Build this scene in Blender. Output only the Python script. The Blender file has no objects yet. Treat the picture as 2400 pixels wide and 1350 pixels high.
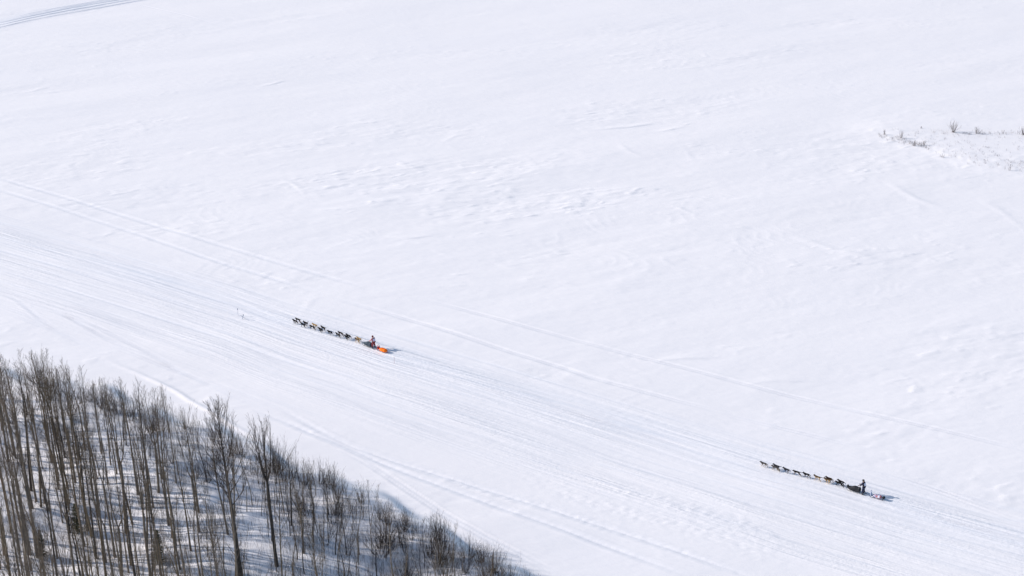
import bpy, math, random
import numpy as np
from mathutils import Vector, Matrix

# ------------------------------------------------------------------ camera, sky, sun, exposure
SC = bpy.context.scene
COL = SC.collection
PITCH = math.radians(23.0)
FPX = 3900.0            # focal length in pixels of the 2400 px wide photograph
CAM_H = 97.0
cam_d = bpy.data.cameras.new('camera')
cam = bpy.data.objects.new('camera', cam_d)
COL.objects.link(cam)
cam.location = (0, 0, CAM_H)
cam.rotation_euler = (math.radians(90) - PITCH, 0, 0)
cam_d.sensor_width = 36.0
cam_d.lens = 36.0 * FPX / 2400.0
cam_d.clip_start = 1.0
cam_d.clip_end = 20000.0
SC.camera = cam

SUN_EL = math.radians(25.0)
SUN_TO = Vector((-0.975 * math.cos(SUN_EL), 0.222 * math.cos(SUN_EL), math.sin(SUN_EL))).normalized()
world = bpy.data.worlds.new('World')
SC.world = world
world.use_nodes = True
wn = world.node_tree
wn.nodes.clear()
sky = wn.nodes.new('ShaderNodeTexSky')
sky.sky_type = 'NISHITA'
sky.sun_disc = False
sky.sun_elevation = SUN_EL
sky.sun_rotation = math.atan2(SUN_TO.x, SUN_TO.y)
bg = wn.nodes.new('ShaderNodeBackground')
bg.inputs['Strength'].default_value = 0.15
wo = wn.nodes.new('ShaderNodeOutputWorld')
wn.links.new(sky.outputs[0], bg.inputs[0])
wn.links.new(bg.outputs[0], wo.inputs[0])

sun_d = bpy.data.lights.new('sun', 'SUN')
sun_d.energy = 4.45
sun_d.angle = math.radians(0.6)
sun_d.color = (1.0, 0.915, 0.85)
sun = bpy.data.objects.new('sun', sun_d)
COL.objects.link(sun)
sun.rotation_euler = (-SUN_TO).to_track_quat('-Z', 'Y').to_euler()
sun.location = (-100, 0, 200)

SC.view_settings.view_transform = 'Standard'
SC.view_settings.look = 'None'
SC.view_settings.exposure = 0.045
SC.view_settings.gamma = 1.0

rng = np.random.default_rng(11)
random.seed(5)
PI = math.pi


# ------------------------------------------------------------------ helpers
def G(px, py, z=0.0):
    """Ground point (height z) seen at a pixel of the 2400x1350 photograph."""
    u = (px - 1200.0) / FPX
    v = -(py - 675.0) / FPX
    dx, dy, dz = u, math.cos(PITCH) + v * math.sin(PITCH), -math.sin(PITCH) + v * math.cos(PITCH)
    t = (z - CAM_H) / dz
    return (dx * t, dy * t)


def P(x, y, z):
    """Photograph pixel at which a point shows."""
    dz = z - CAM_H
    dep = y * math.cos(PITCH) - dz * math.sin(PITCH)
    up = y * math.sin(PITCH) + dz * math.cos(PITCH)
    return 1200 + FPX * x / dep, 675 - FPX * up / dep, FPX / dep


def tag(o, label=None, cat=None, group=None, kind=None):
    if label: o['label'] = label
    if cat: o['category'] = cat
    if group: o['group'] = group
    if kind: o['kind'] = kind
    return o


def empty(name, loc, rz=0.0):
    o = bpy.data.objects.new(name, None)
    COL.objects.link(o)
    o.location = loc
    o.rotation_euler = (0, 0, rz)
    o.empty_display_size = 0.2
    return o


def make_mesh(name, verts, faces, smooth=True):
    me = bpy.data.meshes.new(name)
    me.from_pydata([tuple(v) for v in verts], [], faces)
    me.validate()
    if smooth:
        me.polygons.foreach_set('use_smooth', [True] * len(me.polygons))
    me.update()
    return me


def link(name, me, mat=None, parent=None, loc=None):
    o = bpy.data.objects.new(name, me)
    COL.objects.link(o)
    if mat is not None and len(me.materials) == 0:
        me.materials.append(mat)
    if parent is not None:
        o.parent = parent
    if loc is not None:
        o.location = loc
    return o


class MB:
    """Collects tubes, boxes and lofts into one mesh."""
    def __init__(self):
        self.v, self.f = [], []

    def tube(self, pts, radii, sides=5, cap=True):
        n0 = len(self.v)
        pts = [Vector(p) for p in pts]
        k = len(pts)
        for i, p in enumerate(pts):
            t = (pts[min(i + 1, k - 1)] - pts[max(i - 1, 0)])
            if t.length < 1e-9:
                t = Vector((0, 0, 1))
            t.normalize()
            a = t.cross(Vector((0.0, 1.0, 0.0)) if abs(t.y) < 0.9 else Vector((1.0, 0.0, 0.0)))
            a.normalize()
            b = t.cross(a)
            r = radii[i] if hasattr(radii, '__len__') else radii
            for s in range(sides):
                w = 2 * PI * s / sides
                q = p + a * (math.cos(w) * r) + b * (math.sin(w) * r)
                self.v.append((q.x, q.y, q.z))
        for i in range(k - 1):
            for s in range(sides):
                s2 = (s + 1) % sides
                self.f.append((n0 + i * sides + s, n0 + (i + 1) * sides + s, n0 + (i + 1) * sides + s2, n0 + i * sides + s2))
        if cap:
            self.f.append(tuple(n0 + s for s in range(sides)))
            self.f.append(tuple(n0 + (k - 1) * sides + s for s in reversed(range(sides))))
        return self

    def loft(self, rings, cap=True):
        n0 = len(self.v)
        m = len(rings[0])
        for r in rings:
            self.v.extend([tuple(q) for q in r])
        for i in range(len(rings) - 1):
            for s in range(m):
                s2 = (s + 1) % m
                self.f.append((n0 + i * m + s, n0 + i * m + s2, n0 + (i + 1) * m + s2, n0 + (i + 1) * m + s))
        if cap:
            self.f.append(tuple(n0 + s for s in reversed(range(m))))
            self.f.append(tuple(n0 + (len(rings) - 1) * m + s for s in range(m)))
        return self

    def box(self, c, d):
        n0 = len(self.v)
        for z in (-1, 1):
            for x, y in ((-1, -1), (1, -1), (1, 1), (-1, 1)):
                self.v.append((c[0] + x * d[0] / 2, c[1] + y * d[1] / 2, c[2] + z * d[2] / 2))
        for f in ((3, 2, 1, 0), (4, 5, 6, 7), (0, 1, 5, 4), (1, 2, 6, 5), (2, 3, 7, 6), (3, 0, 4, 7)):
            self.f.append(tuple(n0 + i for i in f))
        return self

    def mesh(self, name, smooth=True):
        return make_mesh(name, self.v, self.f, smooth)


def skin_mesh(name, nodes, edges, sub=1):
    """nodes: (x, y, z, radius[, radius2]); grows one continuous surface over the skeleton."""
    me = bpy.data.meshes.new(name + '_skeleton')
    me.from_pydata([n[:3] for n in nodes], edges, [])
    ob = bpy.data.objects.new(name + '_skeleton', me)
    COL.objects.link(ob)
    md = ob.modifiers.new('skin', 'SKIN')
    md.use_smooth_shade = True
    md.branch_smoothing = 0.3
    for i, n in enumerate(nodes):
        sv = me.skin_vertices[0].data[i]
        sv.radius = (n[3], n[4] if len(n) > 4 else n[3])
        sv.use_root = (i == 0)
    if sub:
        ss = ob.modifiers.new('sub', 'SUBSURF')
        ss.levels = sub
        ss.render_levels = sub
    dg = bpy.context.evaluated_depsgraph_get()
    out = bpy.data.meshes.new_from_object(ob.evaluated_get(dg))
    out.name = name
    bpy.data.objects.remove(ob)
    bpy.data.meshes.remove(me)
    out.polygons.foreach_set('use_smooth', [True] * len(out.polygons))
    return out


def mat_new(name, col, rough=0.8, spec=0.2):
    m = bpy.data.materials.new(name)
    m.use_nodes = True
    b = m.node_tree.nodes['Principled BSDF']
    b.inputs['Base Color'].default_value = (*col, 1)
    b.inputs['Roughness'].default_value = rough
    b.inputs['Specular IOR Level'].default_value = spec
    return m


def mat_noise(name, c1, c2, scale=6.0, rough=0.85, spec=0.15, bump=0.0, stretch=None, detail=4):
    """Two colours mixed by a noise in the object's own space."""
    m = mat_new(name, c1, rough, spec)
    nt = m.node_tree
    b = nt.nodes['Principled BSDF']
    tc = nt.nodes.new('ShaderNodeTexCoord')
    mp = nt.nodes.new('ShaderNodeMapping')
    if stretch: mp.inputs['Scale'].default_value = stretch
    n = nt.nodes.new('ShaderNodeTexNoise')
    n.inputs['Scale'].default_value = scale
    n.inputs['Detail'].default_value = detail
    r = nt.nodes.new('ShaderNodeValToRGB')
    r.color_ramp.elements[0].position = 0.35
    r.color_ramp.elements[1].position = 0.65
    r.color_ramp.elements[0].color = (*c1, 1)
    r.color_ramp.elements[1].color = (*c2, 1)
    nt.links.new(tc.outputs['Object'], mp.inputs[0])
    nt.links.new(mp.outputs[0], n.inputs['Vector'])
    nt.links.new(n.outputs['Fac'], r.inputs[0])
    nt.links.new(r.outputs[0], b.inputs['Base Color'])
    if bump:
        bp = nt.nodes.new('ShaderNodeBump')
        bp.inputs['Strength'].default_value = bump
        bp.inputs['Distance'].default_value = 0.02
        nt.links.new(n.outputs['Fac'], bp.inputs['Height'])
        nt.links.new(bp.outputs[0], b.inputs['Normal'])
    return m


# ------------------------------------------------------------------ the snow-covered river and its banks
X0, X1, DX = -136.0, 136.0, 0.32
Y0, Y1, DY = 138.0, 432.0, 0.15
xs = X0 + DX * np.arange(int(round((X1 - X0) / DX)) + 1)
ys = Y0 + DY * np.arange(int(round((Y1 - Y0) / DY)) + 1)
NX, NY = len(xs), len(ys)


def field(lx, ly, ang=0.0, seed=0, beta=0.0):
    """Smooth random field on the fine grid, unit deviation; lx, ly are feature lengths in metres along/across direction ang."""
    r = np.random.default_rng(seed)
    a = r.standard_normal((NY, NX)).astype(np.float32)
    F = np.fft.rfft2(a)
    ky = np.fft.fftfreq(NY, DY)[:, None]
    kx = np.fft.rfftfreq(NX, DX)[None, :]
    c, s = math.cos(ang), math.sin(ang)
    ka = (kx * c + ky * s) * lx
    kb = (-kx * s + ky * c) * ly
    k2 = ka * ka + kb * kb
    if beta:
        F *= (1.0 / (1.0 + (2 * PI) ** 2 * k2 / 4.0) ** (beta / 2)) * np.exp(-k2 * 0.02)
    else:
        F *= np.exp(-k2 * 2.2)
    F[0, 0] = 0
    out = np.fft.irfft2(F, s=(NY, NX))
    return (out / (out.std() + 1e-12)).astype(np.float32)


def sstep(t):
    t = np.clip(t, 0, 1)
    return t * t * (3 - 2 * t)


BANK_PX = [(-160, 868), (0, 880), (150, 898), (300, 948), (450, 992), (600, 1062), (700, 1100), (800, 1132), (900, 1192), (1000, 1232),
           (1050, 1258), (1150, 1318), (1230, 1368), (1330, 1440)]
BANK_H = 1.2
_b = [G(x, y, BANK_H) for x, y in BANK_PX]
bank_x = np.array([p[0] for p in _b])
bank_y = np.array([p[1] for p in _b])


def bank_line(x):
    y = np.interp(x, bank_x, bank_y)
    y = np.where(x < bank_x[0], bank_y[0] + (bank_x[0] - x) * 0.15, y)
    return np.where(x > bank_x[-1], bank_y[-1] - (x - bank_x[-1]) * 1.0, y)


def wood_terrain(x, y):
    """Broad height of the wooded bank, everywhere."""
    d = (bank_line(x) + 1.1 * np.sin(x * 0.33) + 0.7 * np.sin(x * 0.83 + 1.3) - y) * 0.8
    h = BANK_H * sstep((d + 3.4) / 3.6)
    inside = sstep((d - 1.0) / 9.0)
    h = h + inside * (0.55 * np.sin(x * 0.21 + y * 0.13) + 0.5 * np.sin(x * 0.11 - y * 0.27 + 2.0) + 0.22 * np.sin(x * 0.5 + 1.0 + 0.3 * np.sin(y * 0.6)) * np.sin(y * 0.7))
    return h, d


XX, YY = np.meshgrid(xs.astype(np.float32), ys.astype(np.float32))
H, DW = wood_terrain(XX, YY)
H = H.astype(np.float32)
wood_mask = sstep((DW + 1.0) / 3.0).astype(np.float32)
river = 1 - wood_mask

# wind-worked snow: long low drifts running away to the right, patches of sharp little sastrugi
WA = math.radians(19)
big = field(34, 13, WA, 1)
mid = field(6.5, 3.0, WA, 2)
sm = field(1.9, 1.0, WA, 3)
ripple = field(2.2, 0.75, WA + 1.25, 4)
patch = sstep((field(30, 12, WA, 5) - 0.0) / 1.5)
patch2 = sstep((field(18, 9, WA + 0.4, 6) - 0.2) / 1.4)
C_PX = [(-60, 532), (0, 548), (250, 618), (550, 706), (690, 757), (838, 802), (900, 824), (1130, 892), (1400, 972), (1785, 1090), (1968, 1140),
        (2060, 1167), (2240, 1216), (2460, 1276)]
C_W = [G(*p) for p in C_PX]
cx = np.array([p[0] for p in C_W]); cy = np.array([p[1] for p in C_W])
yc_all = np.interp(xs, cx, cy)
DC = (YY - yc_all[None, :].astype(np.float32)) * 0.86
mottle = 0.62 + 0.65 * np.exp(-((YY - 262.0) / 48.0) ** 2) * np.exp(-((XX - 10.0) / 75.0) ** 2)
off_trail = 1 - 0.85 * sstep((DC + 26) / 6.0) * sstep((7.5 - DC) / 4.0)
H += river * 0.055 * big
off_trail = off_trail * mottle
H += river * off_trail * 0.017 * mid * (0.8 + 0.7 * patch)
H += river * off_trail * 0.0085 * sm * (0.5 + 1.0 * patch)
warp = field(14, 9, 0.5, 41)
warp2 = field(5, 4, 0.1, 42)
rp_ = np.sin((XX * 0.80 + YY * 0.60) * 2 * PI / 2.6 + 7.0 * warp + 2.4 * warp2)
rmask = sstep((field(9, 6, 0.3, 43) + 0.1) / 1.6) * sstep((field(40, 25, WA, 44) + 0.9) / 1.6)
H += river * off_trail * 0.017 * rmask * np.maximum(0, rp_) ** 1.5
del warp, warp2, rp_, rmask
rid = np.clip(field(2.2, 1.3, WA, 7) - 1.2, 0, 1.3)
H += river * off_trail * 0.034 * rid * (0.30 + patch + 0.5 * patch2)
rid2 = np.clip(field(1.2, 0.7, WA + 0.5, 8) - 1.5, 0, 0.9)
H += river * off_trail * 0.045 * rid2 * (patch2 * 0.9 + patch * 0.7)
H += wood_mask * (0.07 * field(2.6, 2.0, 0.2, 9) + 0.022 * field(0.9, 0.8, 0, 10))


def stamp_line(pts_px, fn, world_pts=None, pad=4.0, fade=6.0, wob=0.0, seed=0):
    """Adds fn(d, s) to the heights along a line; d is the signed distance to it, s the way along (0..1)."""
    pts = world_pts if world_pts is not None else [G(*p) for p in pts_px]
    px = np.array([p[0] for p in pts]); py = np.array([p[1] for p in pts])
    o = np.argsort(px); px, py = px[o], py[o]
    i0 = max(0, int((px[0] - X0) / DX)); i1 = min(NX, int((px[-1] - X0) / DX) + 1)
    if i1 <= i0 + 2: return
    x = xs[i0:i1]
    yt = np.interp(x, px, py)
    k = max(3, int(2.5 / DX)); ker = np.ones(k) / k
    yt = np.convolve(np.pad(yt, (k, k), 'edge'), ker, 'same')[k:-k]
    if wob:
        r = np.random.default_rng(seed)
        w = np.interp(x, np.linspace(x[0], x[-1], max(3, int((x[-1] - x[0]) / 7))), r.standard_normal(max(3, int((x[-1] - x[0]) / 7))))
        yt = yt + w * wob
    sl = np.gradient(yt, x)
    cs = 1 / np.sqrt(1 + sl * sl)
    j0 = max(0, int((yt.min() - pad - Y0) / DY)); j1 = min(NY, int((yt.max() + pad - Y0) / DY) + 1)
    if j1 <= j0: return
    d = (ys[j0:j1, None] - yt[None, :]) * cs[None, :]
    s = (x - x[0]) / (x[-1] - x[0] + 1e-9)
    L = x[-1] - x[0]
    en = np.ones_like(s)
    if fade > 0:
        en = np.clip(np.minimum(s * L / fade, (1 - s) * L / fade), 0, 1)
    return i0, i1, j0, j1, d, s, en, x


PACK = np.zeros((NY, NX), np.float32)


def groove(pts_px, depth=0.07, w=0.22, pack=0.4, seed=0, fade=8.0, wob=0.0, world_pts=None, broken=0.3, lug=0.0, ends=(True, True)):
    depth *= 0.8; w = max(0.115, w * 0.66)
    r = stamp_line(pts_px, None, world_pts, fade=fade, wob=wob, seed=seed, pad=3)
    if r is None: return
    i0, i1, j0, j1, d, s, en, x = r
    q = np.random.default_rng(seed + 77)
    n = max(4, int((x[-1] - x[0]) / 4))
    var = 1 - broken * np.clip(np.interp(x, np.linspace(x[0], x[-1], n), q.standard_normal(n)) * 0.7 + 0.5, 0, 1.6)
    a = (en * np.clip(var, 0, 1.2))[None, :]
    if lug:
        a = a * (1 + lug * np.sin(x * 2 * PI / 0.95)[None, :])
    prof = -depth * np.exp(-(d / w) ** 2) + 0.5 * depth * (np.exp(-((d - 1.9 * w) / (0.8 * w)) ** 2) + np.exp(-((d + 1.9 * w) / (0.8 * w)) ** 2))
    H[j0:j1, i0:i1] += (prof * a).astype(np.float32)
    PACK[j0:j1, i0:i1] = np.maximum(PACK[j0:j1, i0:i1], (pack * a * np.exp(-(d / (1.3 * w)) ** 2)).astype(np.float32))


def twin(pts_px, gap=0.8, **k):
    w = [G(*p) for p in pts_px]
    for s in (-1, 1):
        groove(None, world_pts=[(x, y + s * gap / 2) for x, y in w], **k)


def drift(pts_px, h=0.12, w1=0.9, w2=0.25, fade=4.0, seed=0, wob=0.1):
    """A wind-cut crest: a gentle slope on the far side, a short steep one towards the camera (w2 < w1) or the other way."""
    r = stamp_line(pts_px, None, fade=fade, pad=6, wob=wob, seed=seed)
    if r is None: return
    i0, i1, j0, j1, d, s, en, x = r
    prof = np.where(d > 0, np.exp(-(d / w1) ** 2), np.exp(-(d / w2) ** 2)) * h
    H[j0:j1, i0:i1] += (prof * en[None, :]).astype(np.float32)


# --- lone tracks on the river, traced over the snow
A1 = [(-40, 405), (0, 418), (150, 462), (300, 508), (420, 545), (540, 581), (700, 630), (800, 658), (870, 676)]
A2 = [(-40, 432), (0, 446), (130, 485), (330, 550), (520, 617), (700, 670), (760, 690)]
A3 = [(780, 698), (900, 732), (1000, 761), (1100, 793), (1207, 828), (1318, 861), (1393, 887), (1518, 920), (1607, 943), (1700, 966)]
A4 = [(1690, 968), (1800, 994), (1950, 1030), (2060, 1058)]
B1 = [(985, 700), (1100, 729), (1220, 763), (1360, 800), (1500, 836), (1600, 860), (1800, 913), (2000, 960), (2200, 1005), (2440, 1062)]
D1 = [(583, 957), (650, 983), (733, 1017), (800, 1043), (867, 1073), (950, 1107), (1067, 1150), (1167, 1187), (1300, 1233), (1450, 1290), (1640, 1362)]
D2 = [(640, 950), (707, 988), (767, 1021), (833, 1050), (917, 1079), (1000, 1104), (1133, 1145), (1300, 1197), (1500, 1262), (1740, 1345), (1800, 1370)]
E1 = [(780, 1040), (867, 1087), (917, 1122), (1000, 1177), (1050, 1210), (1133, 1257), (1233, 1307), (1340, 1362)]
F1 = [(243, 836), (266, 852), (322, 874), (408, 913), (450, 943), (490, 964), (550, 1001), (620, 1036), (680, 1070)]
K1 = [(2060, 1112), (2110, 1122), (2200, 1150), (2300, 1186), (2440, 1235)]
twin(A1, gap=0.5, depth=0.061, w=0.24, seed=1, broken=0.35)
groove(A1, depth=0.058, w=0.7, pack=0.25, seed=2, broken=0.2)
twin(A2, gap=0.5, depth=0.061, w=0.25, seed=3, broken=0.25)
groove(A2, depth=0.050, w=0.7, pack=0.25, seed=4)
twin(A3, gap=0.6, depth=0.09, w=0.25, seed=5, broken=0.35)
groove(A3, depth=0.05, w=0.7, pack=0.25, seed=6)
twin(A4, gap=0.6, depth=0.08, w=0.25, seed=7, broken=0.5)
twin(B1, gap=0.6, depth=0.085, w=0.24, seed=8, broken=0.45)
groove(B1, depth=0.04, w=0.6, pack=0.2, seed=9)
groove(D1, depth=0.135, w=0.42, pack=0.55, seed=10, broken=0.1, lug=0.15)
twin(D1, gap=1.3, depth=0.081, w=0.2, seed=11, broken=0.1)
groove(D2, depth=0.121, w=0.42, pack=0.45, seed=12, broken=0.1, lug=0.15)
twin(D2, gap=1.3, depth=0.081, w=0.2, seed=13, broken=0.15)
twin(E1, gap=1.0, depth=0.121, w=0.22, seed=14, broken=0.1)
groove(E1, depth=0.05, w=0.3, pack=0.35, seed=15, broken=0.1)
twin(K1, gap=0.9, depth=0.108, w=0.22, seed=16, broken=0.3)
drift(F1, h=0.15, w1=0.28, w2=0.34, fade=10, wob=0.12)
# fan of crossing lines in the left of the river
for i, (pts, dp) in enumerate([
        ([(-40, 676), (20, 690), (60, 718), (90, 745), (140, 776), (200, 800)], 0.09),
        ([(-30, 668), (30, 686), (110, 722), (180, 752), (260, 790)], 0.08),
        ([(40, 684), (130, 727), (200, 765), (260, 798), (330, 832)], 0.09),
        ([(60, 684), (190, 748), (270, 786), (340, 822), (420, 866), (520, 912)], 0.08),
        ([(-40, 700), (60, 738), (160, 790), (240, 826)], 0.06),
        ([(-40, 716), (40, 742), (110, 770), (180, 800)], 0.07),
        ([(90, 692), (240, 742), (400, 802), (520, 842), (640, 884)], 0.05),
        ([(230, 800), (330, 836), (420, 872), (520, 905), (620, 945), (720, 985)], 0.07),
        ([(280, 808), (420, 868), (540, 925), (660, 975)], 0.06),
        ([(540, 900), (640, 938), (700, 962), (800, 990)], 0.05)]):
    twin(pts, gap=0.55, depth=dp, w=0.2, seed=30 + i, broken=0.35)

# --- the broad beaten trail both teams run on
def lane(off, xa, xb, wander, seed):
    r = np.random.default_rng(seed)
    x = np.linspace(xa, xb, max(4, int((xb - xa) / 8)))
    y = np.interp(x, cx, cy) + off + np.cumsum(r.standard_normal(len(x))) * wander
    return list(zip(x, y))


bandA = np.exp(-((DC + 0.4) / 2.6) ** 2)
bandB = sstep((DC + 21) / 9.0) * sstep((6.5 - DC) / 4.0)
q = np.random.default_rng(91)
for k in range(120):
    if k < 50:
        off = q.normal(-0.5, 3.0)
    else:
        off = q.uniform(-20, 6.0)
    xa = q.uniform(-135, 60); xb = min(136, xa + q.uniform(25, 130))
    if xb - xa < 14: continue
    dp = q.uniform(0.015, 0.042)
    if q.random() < 0.5:
        w = lane(off, xa, xb, 0.16, 200 + k)
        for s in (-1, 1):
            groove(None, world_pts=[(a, b + s * 0.28) for a, b in w], depth=dp, w=0.15, pack=0.3, seed=300 + k, broken=0.5, fade=12)
    else:
        groove(None, world_pts=lane(off, xa, xb, 0.16, 200 + k), depth=dp * 1.1, w=q.uniform(0.2, 0.5), pack=0.5, seed=300 + k, broken=0.45, fade=12,
               lug=0.25 if q.random() < 0.4 else 0.0)
grain = field(0.5, 0.34, -0.5, 20)
grain2 = field(14.0, 0.5, -0.50, 21)
gp = sstep((field(16, 4, -0.5, 22) + 0.4) / 1.2)
H += river * (bandA * 0.0025 + bandB * gp * 0.0035) * grain
H += river * (bandA * 0.002 + bandB * 0.002) * grain2
PACK = np.maximum(PACK, (bandA * 0.62 * (0.35 + 0.65 * sstep((grain2 + 1) / 2)) + bandB * 0.16 * gp).astype(np.float32))
# footprints and churned snow along some tracks
for pts, w in ((D2[4:], 0.8), (B1[3:6], 1.0), ([(1180, 1110), (1300, 1142), (1500, 1205), (1700, 1262), (1900, 1330)], 1.8), ([(1300, 1100), (1500, 1150), (1700, 1215), (1950, 1300)], 1.5)):
    r = stamp_line(pts, None, fade=8, pad=5, wob=0.3, seed=3)
    i0, i1, j0, j1, d, s, en, x = r
    H[j0:j1, i0:i1] += (0.016 * np.exp(-(d / w) ** 2) * en[None, :] * grain[j0:j1, i0:i1]).astype(np.float32)

# --- the old deep trail far off in the upper corner
for i, (dy, dp, w) in enumerate([(-2.2, 0.13, 0.6), (-0.6, 0.11, 0.4), (0.8, 0.18, 0.7), (2.6, 0.11, 0.5), (4.4, 0.10, 0.5), (-5.6, 0.16, 0.4)]):
    wp = [G(*p) for p in [(-60, 72), (0, 60), (60, 46), (140, 30), (230, 14), (320, -2), (420, -18), (560, -38)]]
    groove(None, world_pts=[(a, b + dy * 0.9 + 2.5) for a, b in wp], depth=dp, w=w, pack=0.65, seed=60 + i, broken=0.25)
    if i == 0:
        r = stamp_line(None, None, [(a, b + 3.4) for a, b in wp], fade=0, pad=9)
        i0, i1, j0, j1, d, s, en, x = r
        PACK[j0:j1, i0:i1] = np.maximum(PACK[j0:j1, i0:i1], 0.5 * np.exp(-(d / 3.4) ** 2).astype(np.float32))
groove([(300, 4), (430, 36), (520, 60)], depth=0.08, w=0.4, pack=0.1, seed=71)

# --- single drifts seen out on the open snow
for i, (pts, h, w1, w2) in enumerate([
        ([(600, 205), (640, 194), (672, 188), (684, 193)], .16, .9, .3), ([(700, 222), (724, 222), (735, 227)], .14, .5, .25),
        ([(640, 436), (680, 424), (704, 440), (722, 460)], .15, .8, .3), ([(735, 470), (752, 456), (764, 466)], .16, .7, .3),
        ([(860, 478), (900, 472), (940, 466)], .15, 1.3, .35), ([(735, 496), (780, 494), (868, 496)], .10, .8, .3),
        ([(1390, 306), (1480, 296), (1535, 288), (1560, 292)], .17, 1.2, .4), ([(1530, 312), (1585, 302), (1618, 298)], .15, 1.0, .35),
        ([(1446, 330), (1462, 350), (1516, 366)], .12, .6, .8), ([(1592, 338), (1606, 356), (1640, 382)], .12, .6, .9),
        ([(1372, 330), (1400, 342)], .10, .5, .5), ([(1790, 398), (1806, 380), (1818, 398)], .13, .8, .6),
        ([(1030, 336), (1062, 318), (1108, 312)], .12, .7, .5), ([(1044, 340), (1068, 345)], .12, .5, .3),
        ([(1560, 482), (1590, 486), (1640, 510)], .12, .6, .4), ([(1710, 538), (1758, 536), (1770, 540)], .14, .9, .3),
        ([(1840, 546), (1940, 580), (2040, 604), (2105, 626)], .10, .9, .9), ([(2070, 424), (2140, 462), (2220, 490)], .12, .8, .9),
        ([(2300, 470), (2360, 500), (2430, 556)], .12, .7, .9), ([(1530, 846), (1580, 838), (1690, 840), (1700, 850)], .14, 1.0, .35),
        ([(1740, 900), (1800, 888), (1930, 886)], .10, 1.2, .4), ([(905, 555), (960, 562), (1015, 552), (1034, 548)], .12, .7, .3),
        ([(975, 570), (1000, 565)], .12, .5, .3), ([(1010, 588), (1036, 596), (1075, 600)], .12, .6, .3),
        ([(595, 370), (606, 378), (616, 392)], .13, .6, .8), ([(1880, 360), (1960, 345), (2030, 352)], .10, 1.5, 1.2),
        ([(820, 590), (870, 600)], .07, .5, .3), ([(1150, 612), (1190, 620), (1230, 616)], .10, .6, .3),
        ([(1290, 664), (1330, 662), (1362, 672)], .10, .6, .3), ([(700, 742), (746, 690), (760, 684)], .12, .9, .5),
        ([(380, 352), (430, 346), (452, 354)], .10, .6, .3), ([(370, 50), (390, 46), (396, 54)], .10, .7, .4)]):
    drift(pts, h=h * 0.65, w1=w1, w2=w2, fade=4.0, seed=400 + i, wob=0.35)

# --- low sandbar with dry growth on the right
e = [G(*p) for p in [(1985, 300), (2060, 318), (2150, 338), (2220, 362), (2290, 384), (2380, 398), (2460, 402)]]
ex = np.array([p[0] for p in e]); ey = np.array([p[1] for p in e])
yb = np.interp(XX, ex, ey)
far = G(2200, 286)[1]
bar = sstep((YY - yb + 8.0) / 14.0) * sstep((far + 6 - YY) / 14.0) * sstep((XX - ex[0] + 3) / 12.0)
edge = np.exp(-((YY - yb) / 1.6) ** 2) * sstep((XX - ex[0]) / 8.0)
H += (bar * 0.36 + edge * (0.010 * np.maximum(0, field(1.4, 0.8, 0.9, 31)) + 0.012 * ripple)).astype(np.float32)
BAR = bar


def height_at(x, y):
    i = (x - X0) / DX; j = (y - Y0) / DY
    if 0 <= i < NX - 1 and 0 <= j < NY - 1:
        a, b = int(i), int(j)
        u, v = i - a, j - b
        return float((H[b, a] * (1 - u) + H[b, a + 1] * u) * (1 - v) + (H[b + 1, a] * (1 - u) + H[b + 1, a + 1] * u) * v)
    return float(wood_terrain(np.array([x], float), np.array([y], float))[0][0])


def outer_h(x, y):
    return wood_terrain(x, y)[0]


# fade the fine relief out towards the core's rim so that it meets the coarse surround
rim = np.minimum(np.minimum(XX - X0, X1 - XX), np.minimum(YY - Y0, Y1 - YY))
rk = sstep(rim / 6.0)
base_all = wood_terrain(XX, YY)[0].astype(np.float32)
H = base_all * (1 - rk) + H * rk

ox = np.concatenate([[-6000, -3000, -1500, -800, -450, -300, -220, -180, -155, -144], xs, [144, 155, 180, 220, 300, 450, 800, 1500, 3000, 6000]])
oy = np.concatenate([[-2500, -1200, -600, -300, -150, -50, 10, 40, 60, 76, 90, 100, 108, 115, 121, 126, 130, 133, 136], ys, [436, 444, 460, 490, 540, 640, 850, 1300, 2200, 4000, 8000]])
ax, ay = 10, 19
GX, GY = np.meshgrid(ox, oy)
HH = outer_h(GX, GY)
HH[ay:ay + NY, ax:ax + NX] = H
PP = np.zeros_like(HH)
PP[ay:ay + NY, ax:ax + NX] = PACK
ny, nx = HH.shape
co = np.stack([GX, GY, HH], -1).reshape(-1, 3).astype(np.float32)
idx = np.arange(ny * nx).reshape(ny, nx)
quads = np.stack([idx[:-1, :-1], idx[:-1, 1:], idx[1:, 1:], idx[1:, :-1]], -1).reshape(-1, 4)
gm = bpy.data.meshes.new('snow_ground')
gm.vertices.add(len(co)); gm.vertices.foreach_set('co', co.ravel())
gm.loops.add(quads.size); gm.loops.foreach_set('vertex_index', quads.ravel().astype(np.int32))
gm.polygons.add(len(quads)); gm.polygons.foreach_set('loop_start', np.arange(0, quads.size, 4, dtype=np.int32))
gm.update()
gm.polygons.foreach_set('use_smooth', np.ones(len(quads), bool))
at = gm.attributes.new('packed', 'FLOAT', 'POINT')
at.data.foreach_set('value', PP.ravel().astype(np.float32))

lanes = np.zeros(HH.shape + (3,), np.float32)
LM = np.maximum(np.exp(-(DC / 4.5) ** 2), 0.75 * sstep((DC + 24) / 10.0) * sstep((7.0 - DC) / 5.0)) * river * rk
lanes[ay:ay + NY, ax:ax + NX, 0] = DC
lanes[ay:ay + NY, ax:ax + NX, 1] = XX + 0.0 * YY
lanes[ay:ay + NY, ax:ax + NX, 2] = LM
la = gm.attributes.new('lanes', 'FLOAT_VECTOR', 'POINT')
la.data.foreach_set('vector', lanes.ravel())

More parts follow.
